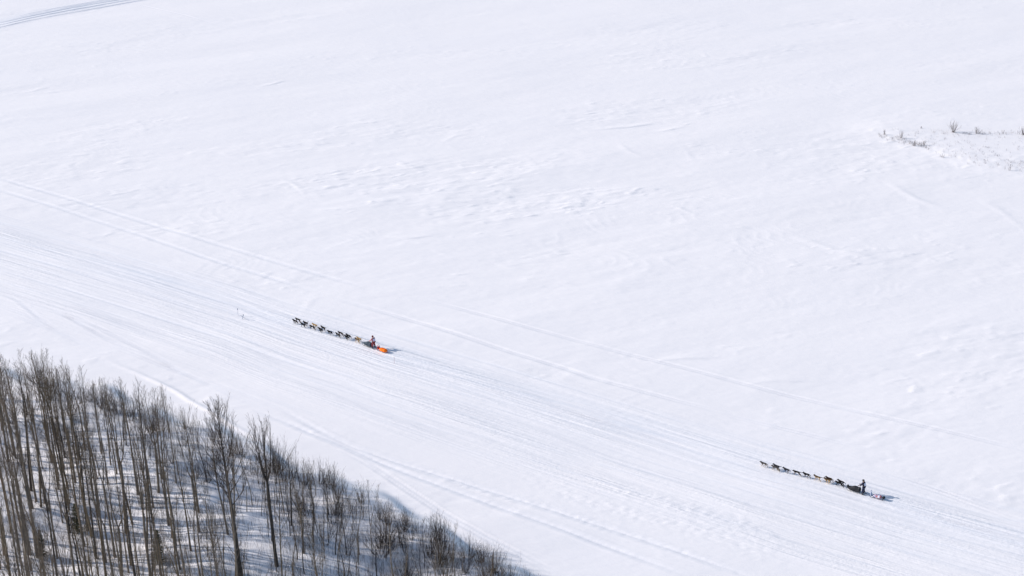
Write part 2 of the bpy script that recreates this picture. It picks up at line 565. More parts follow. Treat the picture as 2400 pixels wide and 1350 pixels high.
m = bpy.data.materials.new('snow')
m.use_nodes = True
nt = m.node_tree
b = nt.nodes['Principled BSDF']
b.inputs['Roughness'].default_value = 0.75
b.inputs['Specular IOR Level'].default_value = 0.15
tc = nt.nodes.new('ShaderNodeTexCoord')
pk = nt.nodes.new('ShaderNodeAttribute'); pk.attribute_name = 'packed'
mix = nt.nodes.new('ShaderNodeMix'); mix.data_type = 'RGBA'
mix.inputs['A'].default_value = (0.900, 0.885, 0.898, 1)
mix.inputs['B'].default_value = (0.790, 0.815, 0.870, 1)
nt.links.new(pk.outputs['Fac'], mix.inputs['Factor'])
mp = nt.nodes.new('ShaderNodeMapping')
mp.inputs['Rotation'].default_value = (0, 0, -WA)
mp.inputs['Scale'].default_value = (0.55, 1.0, 1.0)
n1 = nt.nodes.new('ShaderNodeTexNoise'); n1.inputs['Scale'].default_value = 1.1; n1.inputs['Detail'].default_value = 7; n1.inputs['Roughness'].default_value = 0.62
n2 = nt.nodes.new('ShaderNodeTexNoise'); n2.inputs['Scale'].default_value = 0.05; n2.inputs['Detail'].default_value = 5
nt.links.new(tc.outputs['Object'], mp.inputs[0]); nt.links.new(mp.outputs[0], n1.inputs['Vector'])
nt.links.new(tc.outputs['Object'], n2.inputs['Vector'])
bp = nt.nodes.new('ShaderNodeBump'); bp.inputs['Strength'].default_value = 0.6; bp.inputs['Distance'].default_value = 0.07
nt.links.new(n1.outputs['Fac'], bp.inputs['Height'])
# runner lines pressed into the beaten trail: ridges that follow its length
lat = nt.nodes.new('ShaderNodeAttribute'); lat.attribute_name = 'lanes'
lsp = nt.nodes.new('ShaderNodeSeparateXYZ'); nt.links.new(lat.outputs['Vector'], lsp.inputs[0])
lmp = nt.nodes.new('ShaderNodeMapping'); lmp.inputs['Scale'].default_value = (1.9, 0.06, 0.0)
nt.links.new(lat.outputs['Vector'], lmp.inputs[0])
ln = nt.nodes.new('ShaderNodeTexNoise'); ln.inputs['Scale'].default_value = 1.0; ln.inputs['Detail'].default_value = 3.0; ln.inputs['Roughness'].default_value = 0.6
nt.links.new(lmp.outputs[0], ln.inputs['Vector'])
lmp2 = nt.nodes.new('ShaderNodeMapping'); lmp2.inputs['Scale'].default_value = (0.22, 0.03, 0.0); lmp2.inputs['Location'].default_value = (7, 3, 0)
nt.links.new(lat.outputs['Vector'], lmp2.inputs[0])
ln2 = nt.nodes.new('ShaderNodeTexNoise'); ln2.inputs['Scale'].default_value = 1.0; ln2.inputs['Detail'].default_value = 4.0
nt.links.new(lmp2.outputs[0], ln2.inputs['Vector'])
lr = nt.nodes.new('ShaderNodeMapRange'); lr.inputs['From Min'].default_value = 0.38; lr.inputs['From Max'].default_value = 0.62
nt.links.new(ln2.outputs['Fac'], lr.inputs['Value'])
lm = nt.nodes.new('ShaderNodeMath'); lm.operation = 'MULTIPLY'; nt.links.new(lsp.outputs['Z'], lm.inputs[0]); nt.links.new(lr.outputs[0], lm.inputs[1])
cr_ = nt.nodes.new('ShaderNodeTexNoise'); cr_.inputs['Scale'].default_value = 2.4; cr_.inputs['Detail'].default_value = 3.0   # churned crumbs of snow
nt.links.new(tc.outputs['Object'], cr_.inputs['Vector'])
cra = nt.nodes.new('ShaderNodeMath'); cra.operation = 'MULTIPLY_ADD'; cra.inputs[1].default_value = 0.22
nt.links.new(cr_.outputs['Fac'], cra.inputs[0]); nt.links.new(ln.outputs['Fac'], cra.inputs[2])
lh = nt.nodes.new('ShaderNodeMath'); lh.operation = 'MULTIPLY'; nt.links.new(cra.outputs[0], lh.inputs[0]); nt.links.new(lm.outputs[0], lh.inputs[1])
bp2 = nt.nodes.new('ShaderNodeBump'); bp2.inputs['Strength'].default_value = 1.0; bp2.inputs['Distance'].default_value = 0.23
nt.links.new(lh.outputs[0], bp2.inputs['Height']); nt.links.new(bp.outputs[0], bp2.inputs['Normal'])
nt.links.new(bp2.outputs[0], b.inputs['Normal'])
# wind-scoured, slightly older snow shows in faint large patches
r2 = nt.nodes.new('ShaderNodeMapRange'); r2.inputs['From Min'].default_value = 0.35; r2.inputs['From Max'].default_value = 0.7
r2.inputs['To Min'].default_value = 0.0; r2.inputs['To Max'].default_value = 0.22
nt.links.new(n2.outputs['Fac'], r2.inputs['Value'])
mix2 = nt.nodes.new('ShaderNodeMix'); mix2.data_type = 'RGBA'
mix2.inputs['B'].default_value = (0.85, 0.85, 0.885, 1)
nt.links.new(r2.outputs[0], mix2.inputs['Factor'])
nt.links.new(mix.outputs['Result'], mix2.inputs['A'])
nt.links.new(mix2.outputs['Result'], b.inputs['Base Color'])
snow_mat = m
ground = link('snow_ground', gm, snow_mat)
ground['kind'] = 'structure'

# ------------------------------------------------------------------ bare trees
bark = {
    'grey': mat_noise('bark_grey', (0.140, 0.116, 0.092), (0.235, 0.198, 0.158), 3.0, stretch=(3, 3, 0.8)),
    'olive': mat_noise('bark_olive', (0.130, 0.100, 0.068), (0.21, 0.165, 0.115), 3.0, stretch=(3, 3, 0.8)),
    'dark': mat_noise('bark_dark', (0.045, 0.039, 0.036), (0.085, 0.073, 0.064), 3.0, stretch=(3, 3, 0.8)),
}
twigm = {
    'grey': mat_noise('twigs_grey', (0.095, 0.080, 0.068), (0.15, 0.125, 0.105), 1.0),
    'olive': mat_noise('twigs_olive', (0.090, 0.074, 0.052), (0.14, 0.112, 0.078), 1.0),
    'dark': mat_noise('twigs_dark', (0.050, 0.042, 0.038), (0.085, 0.070, 0.060), 1.0),
    'bush': mat_noise('twigs_bush', (0.060, 0.050, 0.046), (0.115, 0.090, 0.078), 1.5),
}


def grow(mb, rnd, p, d, length, r, level, up=0.25, spread=0.6, kids=6, twig=0.006):
    """A branch that bends upward and carries finer ones."""
    n = 4 if level == 0 else (3 if level == 1 else 2)
    pts = [Vector(p)]
    dd = Vector(d).normalized()
    for i in range(n):
        dd = (dd + Vector((rnd.gauss(0, .09), rnd.gauss(0, .09), up * 0.55))).normalized()
        pts.append(pts[-1] + dd * (length / n))
    rad = [max(twig * .7, r * (1 - 0.88 * i / n)) for i in range(n + 1)]
    mb.tube(pts, rad, 4 if level == 0 else 3, cap=False)
    if level >= 2: return
    for k in range(kids):
        t = 0.22 + 0.75 * (k + rnd.random()) / kids
        i = min(n - 1, int(t * n))
        q = pts[i].lerp(pts[i + 1], t * n - i)
        ax = (pts[i + 1] - pts[i]).normalized()
        side = ax.cross(Vector((rnd.gauss(0, 1), rnd.gauss(0, 1), rnd.gauss(0, .6)))).normalized()
        nd = (ax + side * spread * rnd.uniform(.7, 1.3) + Vector((0, 0, up * .5))).normalized()
        grow(mb, rnd, q, nd, length * (1 - t * 0.55) * rnd.uniform(.35, .6), max(twig, rad[i] * 0.55), level + 1, up, spread, max(2, kids - 2), twig)


def tree_proto(seed, h=16, r=0.15, crown_from=0.45, nb=34, blen=2.3, ang=38, fork=None, wander=0.25, kids=6, twig=0.0055, dead_low=6):
    rnd = random.Random(seed)
    tr, cr = MB(), MB()
    n = 12
    ph1, ph2 = rnd.uniform(0, 6), rnd.uniform(0, 6)
    path = []
    for i in range(n + 1):
        t = i / n
        path.append(Vector((wander * math.sin(t * 3.1 + ph1) * t, wander * math.sin(t * 4.3 + ph2) * t, t * h)))
    off = path[0].copy()
    path = [p - off for p in path]
    path[0].z = -0.5
    leaders = [path]
    if fork:
        ft, nf = fork
        k = int(ft * n)
        main = path[:k + 1]
        leaders = []
        tr.tube(main, [r * (1 - 0.55 * i / n) * (1.25 if i == 0 else 1) for i in range(k + 1)], 7)
        for f in range(nf):
            a = 2 * PI * f / nf + rnd.uniform(-.4, .4)
            top = [main[-1]]
            m_ = n - k
            for i in range(1, m_ + 1):
                t = i / m_
                top.append(main[-1] + Vector((math.cos(a) * (0.9 * t ** .6) * h * .07, math.sin(a) * (0.9 * t ** .6) * h * .07, t * (h - main[-1].z) * rnd.uniform(.93, 1.0))))
            leaders.append(main[:-1] + top)
            tr.tube(top, [max(0.012, r * 0.45 * (1 - 0.93 * i / m_)) for i in range(m_ + 1)], 6)
    else:
        tr.tube(path, [max(0.012, r * (1 - t_ / n) ** 0.8 * (1.25 if t_ == 0 else 1)) for t_ in range(n + 1)], 7)
    for b_ in range(nb):
        path_ = leaders[b_ % len(leaders)]
        t = crown_from + (0.985 - crown_from) * ((b_ + rnd.random()) / nb) ** 0.9
        i = min(n - 1, int(t * n))
        q = path_[i].lerp(path_[i + 1], t * n - i)
        a = b_ * 2.39996 + rnd.uniform(-.5, .5)
        u = (t - crown_from) / (1 - crown_from)
        L = blen * (0.45 + 1.1 * math.sin(PI * min(1, 0.18 + u * 0.82)) ** 0.8) * rnd.uniform(.7, 1.15) * (1 - 0.35 * u)
        al = math.radians(ang * rnd.uniform(.75, 1.3)) * (1 - 0.35 * u)
        d = Vector((math.cos(a) * math.sin(al), math.sin(a) * math.sin(al), math.cos(al)))
        grow(cr, rnd, q, d, L, max(0.009, r * 0.2 * (1 - .6 * u)), 0, 0.28, 0.5, kids, twig)
    for b_ in range(dead_low):
        t = rnd.uniform(0.12, crown_from)
        i = int(t * n)
        q = path[i].lerp(path[i + 1], t * n - i)
        a = rnd.uniform(0, 2 * PI)
        d = Vector((math.cos(a), math.sin(a), rnd.uniform(0.1, .8)))
        grow(cr, rnd, q, d, rnd.uniform(.5, 1.4), 0.014, 1, 0.1, 0.6, 3, twig)
    return tr, cr, h


PROTOS = {}
for name, (kw, tone) in {
    'straight': (dict(seed=1, h=17, r=0.135, crown_from=0.46, nb=24, blen=1.7, ang=36, kids=6), 'grey'),
    'slender': (dict(seed=2, h=16, r=0.10, crown_from=0.42, nb=20, blen=1.5, ang=33, wander=0.35, kids=6), 'grey'),
    'crooked': (dict(seed=3, h=15, r=0.12, crown_from=0.38, nb=22, blen=1.9, ang=42, wander=0.7, kids=6), 'olive'),
    'forked': (dict(seed=4, h=16, r=0.14, crown_from=0.5, nb=24, blen=1.7, ang=36, fork=(0.5, 2), kids=6), 'grey'),
    'bushy': (dict(seed=5, h=14, r=0.115, crown_from=0.34, nb=38, blen=2.0, ang=36, kids=5), 'olive'),
    'sparse': (dict(seed=6, h=17, r=0.12, crown_from=0.58, nb=15, blen=1.6, ang=42, dead_low=10, kids=6), 'grey'),
    'leaning': (dict(seed=7, h=15, r=0.105, crown_from=0.45, nb=20, blen=1.7, ang=38, wander=0.5, kids=6), 'olive'),
    'thick': (dict(seed=8, h=18, r=0.175, crown_from=0.45, nb=26, blen=2.2, ang=38, kids=4), 'dark'),
}.items():
    tr, cr, h = tree_proto(**kw)
    tm, cm = tr.mesh('trunk'), cr.mesh('crown')
    tm.materials.append(bark[tone]); cm.materials.append(twigm[tone])
    PROTOS[name] = (tm, cm, h)
for name, (kw, tone) in {
    'whippy': (dict(seed=21, h=9, r=0.055, crown_from=0.25, nb=16, blen=1.2, ang=28, wander=0.3, kids=4, dead_low=2), 'grey'),
    'bent': (dict(seed=22, h=8, r=0.05, crown_from=0.2, nb=16, blen=1.2, ang=34, wander=0.7, kids=4, dead_low=2), 'olive'),
    'twiggy': (dict(seed=23, h=8, r=0.06, crown_from=0.15, nb=26, blen=1.4, ang=32, wander=0.4, kids=4, dead_low=0), 'dark'),
}.items():
    tr, cr, h = tree_proto(**kw)
    tm, cm = tr.mesh('trunk'), cr.mesh('crown')
    tm.materials.append(bark[tone]); cm.materials.append(twigm[tone])
    PROTOS[name] = (tm, cm, h)


def shrub_mesh(seed, h, n, spread, mat, twig=0.008, kids=4):
    rnd = random.Random(seed)
    mb = MB()
    for k in range(n):
        a = rnd.uniform(0, 2 * PI)
        rr = rnd.uniform(0, .25 * spread)
        al = rnd.uniform(0.05, 0.5) * spread
        p = Vector((math.cos(a) * rr, math.sin(a) * rr, -0.25))
        d = Vector((math.cos(a) * math.sin(al), math.sin(a) * math.sin(al), math.cos(al)))
        grow(mb, rnd, p, d, h * rnd.uniform(.65, 1.05), rnd.uniform(.014, .026), 1 if kids < 5 else 0, 0.12, 0.38, kids, twig)
    me = mb.mesh('shrub')
    me.materials.append(mat)
    return me


SHRUBS = {
    'upright': (shrub_mesh(31, 3.6, 26, 1.0, twigm['bush'], twig=0.0065, kids=4), 3.6),
    'spreading': (shrub_mesh(32, 3.0, 28, 1.6, twigm['bush'], twig=0.0065, kids=4), 3.0),
    'dense': (shrub_mesh(33, 3.4, 12, 1.2, twigm['dark'], kids=5), 3.4),
    'thin': (shrub_mesh(34, 3.4, 11, 0.9, twigm['olive'], kids=3), 3.4),
}


def spruce_meshes(seed, h):
    rnd = random.Random(seed)
    tr, cr = MB(), MB()
    tr.tube([(0, 0, -.4), (0, 0, h * .5), (0, 0, h * .98)], [h * .017, h * .012, .012], 6)
    z = h * .08
    while z < h * .97:
        u = z / h
        R = h * .19 * (1 - u) ** .8 + .06
        nb = 9
        for k in range(nb):
            a = rnd.uniform(0, 2 * PI)
            L = R * rnd.uniform(.7, 1.15)
            d = Vector((math.cos(a), math.sin(a), -0.18 + 0.3 * u))
            s = Vector((-math.sin(a), math.cos(a), 0))
            p0 = Vector((0, 0, z))
            m_ = max(3, int(L / .11))
            for j in range(m_):
                t = (j + 1) / m_
                c = p0 + d * (L * t) + Vector((0, 0, .10 * t * t * L))
                wd = .20 * (1.1 - t * .6)
                for sg in (-1, 1):
                    e1 = c + s * sg * wd + d * .10 + Vector((0, 0, rnd.uniform(-.07, .03)))
                    n0 = len(cr.v)
                    cr.v.extend([tuple(c - d * .06), tuple(c + d * .07), tuple(e1)])
                    cr.f.append((n0, n0 + 1, n0 + 2))
        z += h * .035
    return tr.mesh('trunk'), cr.mesh('crown', smooth=False)


spr_t, spr_c = spruce_meshes(41, 5.0)
spr_t.materials.append(bark['dark'])
spr_c.materials.append(mat_noise('spruce_needles', (0.045, 0.052, 0.032), (0.085, 0.086, 0.052), 4.0))

ENV = [(-60, 815), (0, 800), (60, 835), (110, 812), (150, 862), (200, 850), (240, 885), (300, 888), (410, 905), (470, 960), (505, 990), (560, 1010), (610, 1000),
       (650, 1030), (700, 1038), (730, 1064), (800, 1100), (880, 1122), (930, 1155), (950, 1190), (1020, 1190), (1080, 1232), (1140, 1265), (1250, 1315), (1330, 1365)]
envx = [p[0] for p in ENV]; envy = [p[1] for p in ENV]

ORD = ['first', 'second', 'third', 'fourth', 'fifth', 'sixth', 'seventh', 'eighth', 'ninth', 'tenth', 'eleventh', 'twelfth'] + [f'{i}th' for i in range(13, 60)]
placed = []        # (x, y)
woods = []         # dict for every tree, sapling and shrub of the wood


def put_tree(kind, x, y, h, lean=(0.0, 0.0), rz=None, wide=1.0, name='bare_tree'):
    tm, cm, ph = PROTOS[kind]
    s = h / ph
    z = height_at(x, y) - 0.05
    rz = rng.uniform(0, 2 * PI) if rz is None else rz
    t = empty(name, (x, y, z), 0)
    M = Matrix.Translation((x, y, z)) @ Matrix.Rotation(lean[0], 4, 'Y') @ Matrix.Rotation(lean[1], 4, 'X') @ Matrix.Rotation(rz, 4, 'Z') @ Matrix.Diagonal((s * wide, s * wide, s, 1))
    t.matrix_world = M
    t['category'] = 'tree'
    link('trunk', tm, parent=t)
    link('crown', cm, parent=t)
    bx, by, sc = P(x, y, z)
    tx, ty, _ = P(*(M @ Vector((0, 0, ph))))
    woods.append(dict(o=t, kind=kind, bx=bx, by=by, tx=tx, ty=ty, h=h, type='sapling' if kind in ('whippy', 'bent', 'twiggy') else 'tree'))
    placed.append((x, y))
    return t


def put_shrub(kind, x, y, h, name='willow_shrub'):
    me, ph = SHRUBS[kind]
    s = h / ph
    z = height_at(x, y) - 0.03
    o = link(name, me)
    o.location = (x, y, z)
    o.rotation_euler = (0, 0, rng.uniform(0, 2 * PI))
    o.scale = (s, s, s)
    o['category'] = 'shrub'
    bx, by, sc = P(x, y, z)
    tx, ty, _ = P(x, y, z + h)
    woods.append(dict(o=o, kind=kind, bx=bx, by=by, tx=tx, ty=ty, h=h, type='shrub'))
    return o


# the two big cottonwoods that stand out
def big_tree(seed, px_base, top_y, r, name, label, **kw):
    x, y = G(px_base[0], px_base[1], 2.2)
    z = height_at(x, y)
    _, _, sc = P(x, y, z)
    h = (px_base[1] - top_y) / (sc * 0.86)
    tr, cr, h = tree_proto(seed, h=h, r=r, **kw)
    tm, cm = tr.mesh('trunk'), cr.mesh('crown')
    tm.materials.append(bark['dark']); cm.materials.append(twigm['dark'])
    t = empty(name, (x, y, z))
    t.rotation_euler = (0, -math.radians(3.0), 0)
    tag(t, label, 'tree', 'bare trees of the wood')
    link('trunk', tm, parent=t); link('crown', cm, parent=t)
    placed.append((x, y))
    return t


big_tree(51, (563, 1338), 958, 0.27, 'cottonwood_tree', 'tallest dark cottonwood with a wide fan-shaped crown standing out above the wood',
         crown_from=0.42, nb=46, blen=4.1, ang=40, kids=7, wander=0.15, twig=0.008, dead_low=4)
big_tree(52, (648, 1315), 988, 0.20, 'cottonwood_tree', 'dark cottonwood with an open crown split into upright leaders, next after the tallest one',
         crown_from=0.62, nb=34, blen=2.5, ang=34, kids=5, fork=(0.66, 5), wander=0.15, twig=0.008, dead_low=10)
# dense-crowned trees at the back edge
for (bx_, by_, top, kind, w) in [(8, 985, 808, 'bushy', 1.25), (40, 1010, 826, 'bushy', 1.1), (62, 960, 838, 'twiggy', 1.5), (236, 1035, 880, 'bushy', 1.2), (262, 1015, 893, 'bushy', 1.2),
                                 (290, 1020, 905, 'twiggy', 1.6), (112, 1010, 808, 'crooked', 1.0), (165, 1080, 850, 'straight', 1), (182, 1070, 852, 'crooked', .9),
                                 (413, 1130, 905, 'slender', 1), (702, 1130, 1035, 'twiggy', 1.2), (1028, 1290, 1187, 'twiggy', 1.4), (605, 1120, 1000, 'bushy', .9)]:
    x, y = G(bx_, by_, 1.9)
    z = height_at(x, y)
    _, _, sc = P(x, y, z)
    put_tree(kind, x, y, (by_ - top) / (sc * 0.88), lean=(-math.radians(1.5), 0), wide=w, name='young_tree' if kind == 'twiggy' else 'bare_tree')

cand = 0
kinds = ['straight', 'slender', 'crooked', 'forked', 'bushy', 'sparse', 'leaning', 'thick']
nt_, ns_ = 0, 0
while cand < 9000:
    cand += 1
    x = rng.uniform(-82, 8); y = rng.uniform(112, 206)
    if y > float(bank_line(x)) - 2.0: continue
    z = height_at(x, y)
    bx_, by_, sc = P(x, y, z)
    if bx_ < -40 or bx_ > 1330: continue
    env_y = float(np.interp(bx_, envx, envy))
    avail = (by_ - env_y) / (sc * 0.87)
    if avail < 3.5: continue
    left = sstep(np.array((760 - bx_) / 500.0)).item()
    # tall timber thins out towards the point of the wood; saplings take over there
    p_tall = 0.22 + 0.78 * left
    md = 0.95 + 1.1 * (1 - left)
    if rng.random() < p_tall and avail > 8.5:
        if nt_ >= 210: continue
        if rng.random() > 0.45 + 0.55 * (0.5 + 0.5 * math.sin(x * 0.9 + 1.5 * math.sin(y * .35))): continue
        h = float(np.clip(rng.normal(15.5 if left > .3 else 12.0, 2.2), 8.5, 20.0))
        h = min(h, avail * rng.uniform(.82, 1.0))
        if by_ - h * sc * .85 > 1318: continue
        if any((x - a) ** 2 + (y - b) ** 2 < md * md for a, b in placed): continue
        k = kinds[rng.integers(0, 8)]
        if k == 'thick' and rng.random() < .4: k = 'straight'
        ln = math.radians(rng.normal(-1.6, 1.7) - (2.5 if k == 'leaning' else 0))
        put_tree(k, x, y, h, (ln, math.radians(rng.normal(0, 1.8))), wide=float(np.clip(17 / max(h, 11), .9, 1.2) * rng.uniform(.68, 1.22)))
        nt_ += 1
    else:
        if ns_ >= 160: continue
        if rng.random() < left * 0.55: continue
        h = min(rng.uniform(4.5, 9.5), avail * rng.uniform(.75, 1.0))
        if by_ - h * sc * .85 > 1330: continue
        if any((x - a) ** 2 + (y - b) ** 2 < 1.1 for a, b in placed): continue
        k = ['whippy', 'bent', 'twiggy'][rng.integers(0, 3)]
        put_tree(k, x, y, h, (math.radians(rng.normal(-1.0, 2.5)), math.radians(rng.normal(0, 2))), wide=float(rng.uniform(.9, 1.3)), name='young_tree')
        ns_ += 1

# willow shrubs: a belt along the bank and clumps through the point of the wood
nsh = 0
cand = 0
while nsh < 112 and cand < 20000:
    cand += 1
    x = rng.uniform(-80, 9); y = rng.uniform(128, 206)
    db = float(bank_line(x)) - y
    if db < 0.2: continue
    z = height_at(x, y)
    bx_, by_, sc = P(x, y, z)
    if bx_ < -20 or bx_ > 1300 or by_ > 1400: continue
    pr = 0.04 + 0.75 * math.exp(-((db - 4.0) / 3.5) ** 2) * (0.25 + 0.75 * min(1, max(0, (bx_ - 560) / 250))) + 0.3 * min(1, max(0, (bx_ - 720) / 250))
    if rng.random() > pr: continue
    env_y = float(np.interp(bx_, envx, envy))
    avail = (by_ - env_y) / (sc * 0.87)
    if avail < 1.1: continue
    h = min(rng.uniform(2.2, 4.6), avail * 1.02)
    put_shrub(['upright', 'spreading', 'dense', 'thin'][rng.integers(0, 4)], x, y, h)
    nsh += 1

for bx_, by_, h in [(178, 1216, 3.8), (372, 1300, 4.2), (97, 1285, 3.4)]:
    x, y = G(bx_, by_, 2.0)
    z = height_at(x, y)
    t = empty('spruce_tree', (x, y, z))
    t.scale = (h / 5.0,) * 3
    link('trunk', spr_t, parent=t); link('crown', spr_c, parent=t)
    tag(t, None, 'spruce', 'small spruces among the bare trunks')
    t['_x'] = bx_
SPR = {178: 'small dark green spruce, middle one of the three in the wood', 372: 'small dark green spruce nearest the tallest cottonwood',
       97: 'smallest dark spruce, closest to the left edge of the photo'}
for o in list(COL.objects):
    if '_x' in o:
        o['label'] = SPR[int(o['_x'])]
        del o['_x']

# --- labels of the wood: look first, then where it stands, then the place in its small set
ZONES = [(-999, 110, 'by the left edge'), (110, 230, 'near the middle spruce'), (230, 350, 'between the spruces'), (350, 470, 'near the tallest spruce'), (470, 560, 'left beside the cottonwoods'),
         (560, 650, 'between the two cottonwoods'), (650, 760, 'right of the cottonwoods'), (760, 880, 'where shrubs begin'), (880, 1000, 'in the shrubby end'), (1000, 9999, 'at the tip')]
LOOK = {'straight': 'straight grey tree', 'slender': 'slender grey tree', 'crooked': 'crooked brown tree', 'forked': 'fork-topped grey tree', 'bushy': 'full-crowned brown tree',
        'sparse': 'sparse high-crowned tree', 'leaning': 'thin leaning brown tree', 'thick': 'thick dark-trunked tree', 'whippy': 'whippy grey sapling', 'bent': 'bent brown sapling', 'twiggy': 'twiggy dark sapling',
        'upright': 'upright bare willow', 'spreading': 'wide-spread bare willow', 'dense': 'dense dark willow', 'thin': 'thin brown willow'}
cells = {}
for w in woods:
    z = next(k for k, (a, b_, _) in enumerate(ZONES) if a <= min(max(w['bx'], -900), 9000) < b_)
    if w['by'] > 1345: dpt = 'foot below the photo edge'
    elif w['by'] > float(np.interp(w['bx'], envx, envy)) + 190: dpt = 'rooted mid-wood'
    else: dpt = 'on the bank edge'
    cells.setdefault((w['kind'], z, dpt), []).append(w)
for (k, z, dpt), ws in cells.items():
    ws.sort(key=lambda w: w['bx'])
    for i, w in enumerate(ws):
        lab = f'{LOOK[k]} {ZONES[z][2]}, {dpt}'
        if len(ws) > 1: lab += f', {ORD[i]} of {len(ws)}'
        w['o']['label'] = lab
        w['o']['group'] = {'tree': 'bare trees of the wood', 'sapling': 'saplings between the trees', 'shrub': 'willow shrubs along the bank'}[w['type']]

# --- fine undergrowth of twigs sticking out of the snow: nobody could count it
mb = MB()
rnd = random.Random(77)
cnt = 0
while cnt < 4400:
    x = rnd.uniform(-80, 6); y = rnd.uniform(140, 206)
    db = float(np.interp(x, bank_x, bank_y)) - y
    if db < 0.5: continue
    clump = 0.5 + 0.5 * math.sin(x * .55 + math.sin(y * .4) * 2) * math.sin(y * .6 + 1 + math.sin(x * .3))
    right = min(1, max(0, (x + 45) / 30))
    if rnd.random() > clump * (0.6 + .4 * right): continue
    z = height_at(x, y)
    for s in range(rnd.randint(1, 4)):
        a = rnd.uniform(0, 2 * PI); al = rnd.uniform(0, .45)
        L = rnd.uniform(.6, 2.4)
        p = Vector((x + rnd.gauss(0, .15), y + rnd.gauss(0, .15), z - .1))
        d = Vector((math.cos(a) * math.sin(al), math.sin(a) * math.sin(al), math.cos(al)))
        q1 = p + d * L * .5; q2 = q1 + (d + Vector((rnd.gauss(0, .15), rnd.gauss(0, .15), .1))).normalized() * L * .5
        mb.tube([p, q1, q2], [.012, .009, .005], 3, cap=False)
        if L > 1.1:
            e2 = q1 + (d + Vector((rnd.gauss(0, .5), rnd.gauss(0, .5), .1))).normalized() * L * .35
            mb.tube([q1, e2], [.008, .004], 3, cap=False)
    cnt += 1
o = link('undergrowth', mb.mesh('undergrowth'), twigm['bush'])
tag(o, 'thin bare twigs and brush poking through the snow beneath the trees', None, None, 'stuff')

# ------------------------------------------------------------------ dry growth on the sandbar
bar_m = mat_noise('dry_stems', (0.045, 0.032, 0.030), (0.09, 0.062, 0.052), 3.0)
BARSH = [(2235, 306, 1.7, 34, 1.5, 'largest dry shrub on the sandbar, a dark fan of stems with a long shadow'),
         (2291, 309, 1.2, 18, 1.5, 'pale loose dry shrub just right of the largest one on the sandbar'),
         (2399, 312, 1.5, 26, 1.4, 'dry shrub on the sandbar cut by the right edge of the photo'),
         (2351, 310, 1.0, 6, 0.8, 'thin lone dry stalks between the last two shrubs of the sandbar'),
         (2075, 310, 1.0, 10, 0.8, 'narrow dry shrub at the left tip of the sandbar'),
         (2112, 318, 1.2, 14, 0.7, 'tall narrow reddish shrub beside the sandbar tip'),
         (2142, 334, 0.9, 18, 1.4, 'low dark shrub at the snow ledge, leftmost of the three there'),
         (2157, 334, 0.6, 16, 1.5, 'small dark tuft, middle of the three at the snow ledge'),
         (2167, 334, 0.9, 12, 0.8, 'thin upright shrub, rightmost of the three at the snow ledge'),
         (2208, 361, 0.6, 14, 1.5, 'small dry shrub low on the sandbar slope under the drifts'),
         (2160, 297, 0.45, 10, 1.5, 'lone dark tuft up on the open snow above the sandbar'),
         (2367, 393, 1.0, 7, 1.0, 'pale forked stalks at the lower edge of the sandbar'),
         (2313, 342, 0.35, 8, 1.6, 'tiny dark tuft in the middle of the sandbar'),
         (2335, 361, 0.4, 8, 1.6, 'tiny tuft right of the middle of the sandbar'),
         (2311, 372, 0.35, 8, 1.6, 'lowest tiny dark tuft of the sandbar')]
for i, (a, b_, h, n, spd, lab) in enumerate(BARSH):
    x, y = G(a, b_, 0.7)
    h *= 1.3
    me = shrub_mesh(500 + i, h, max(4, int(n * .75)), spd * .8, bar_m, twig=0.014, kids=2)
    o = link('dry_shrub', me, bar_m, loc=(x, y, height_at(x, y) + 0.1))
    tag(o, lab, 'shrub', 'dry shrubs on the sandbar')
mb = MB()
rnd = random.Random(78)
cnt = 0
while cnt < 560:
    a = rnd.uniform(2060, 2420); b_ = rnd.uniform(300, 398)
    if rnd.random() < .3: b_ = rnd.gauss(309, 1.6) if a > 2180 else rnd.gauss(np.interp(a, [2060, 2180], [311, 340]), 3)
    if b_ > np.interp(a, [2060, 2150, 2220, 2290, 2420], [318, 338, 362, 384, 400]): continue
    if rnd.random() > 0.35 + 0.65 * math.exp(-((b_ - np.interp(a, [2060, 2150, 2220, 2290, 2420], [314, 332, 354, 372, 385])) / 12) ** 2): continue
    x, y = G(a, b_, 0.7)
    z = height_at(x, y)
    for s in range(rnd.randint(1, 4)):
        L = rnd.uniform(.12, .5)
        p = Vector((x + rnd.gauss(0, .12), y + rnd.gauss(0, .12), z - .05))
        mb.tube([p, p + Vector((rnd.gauss(0, .12), rnd.gauss(0, .12), L))], [.010, .005], 3, cap=False)
    cnt += 1
o = link('dry_grass', mb.mesh('dry_grass'), bar_m)
tag(o, 'sparse dry grass stalks poking through thin snow on the sandbar', None, None, 'stuff')

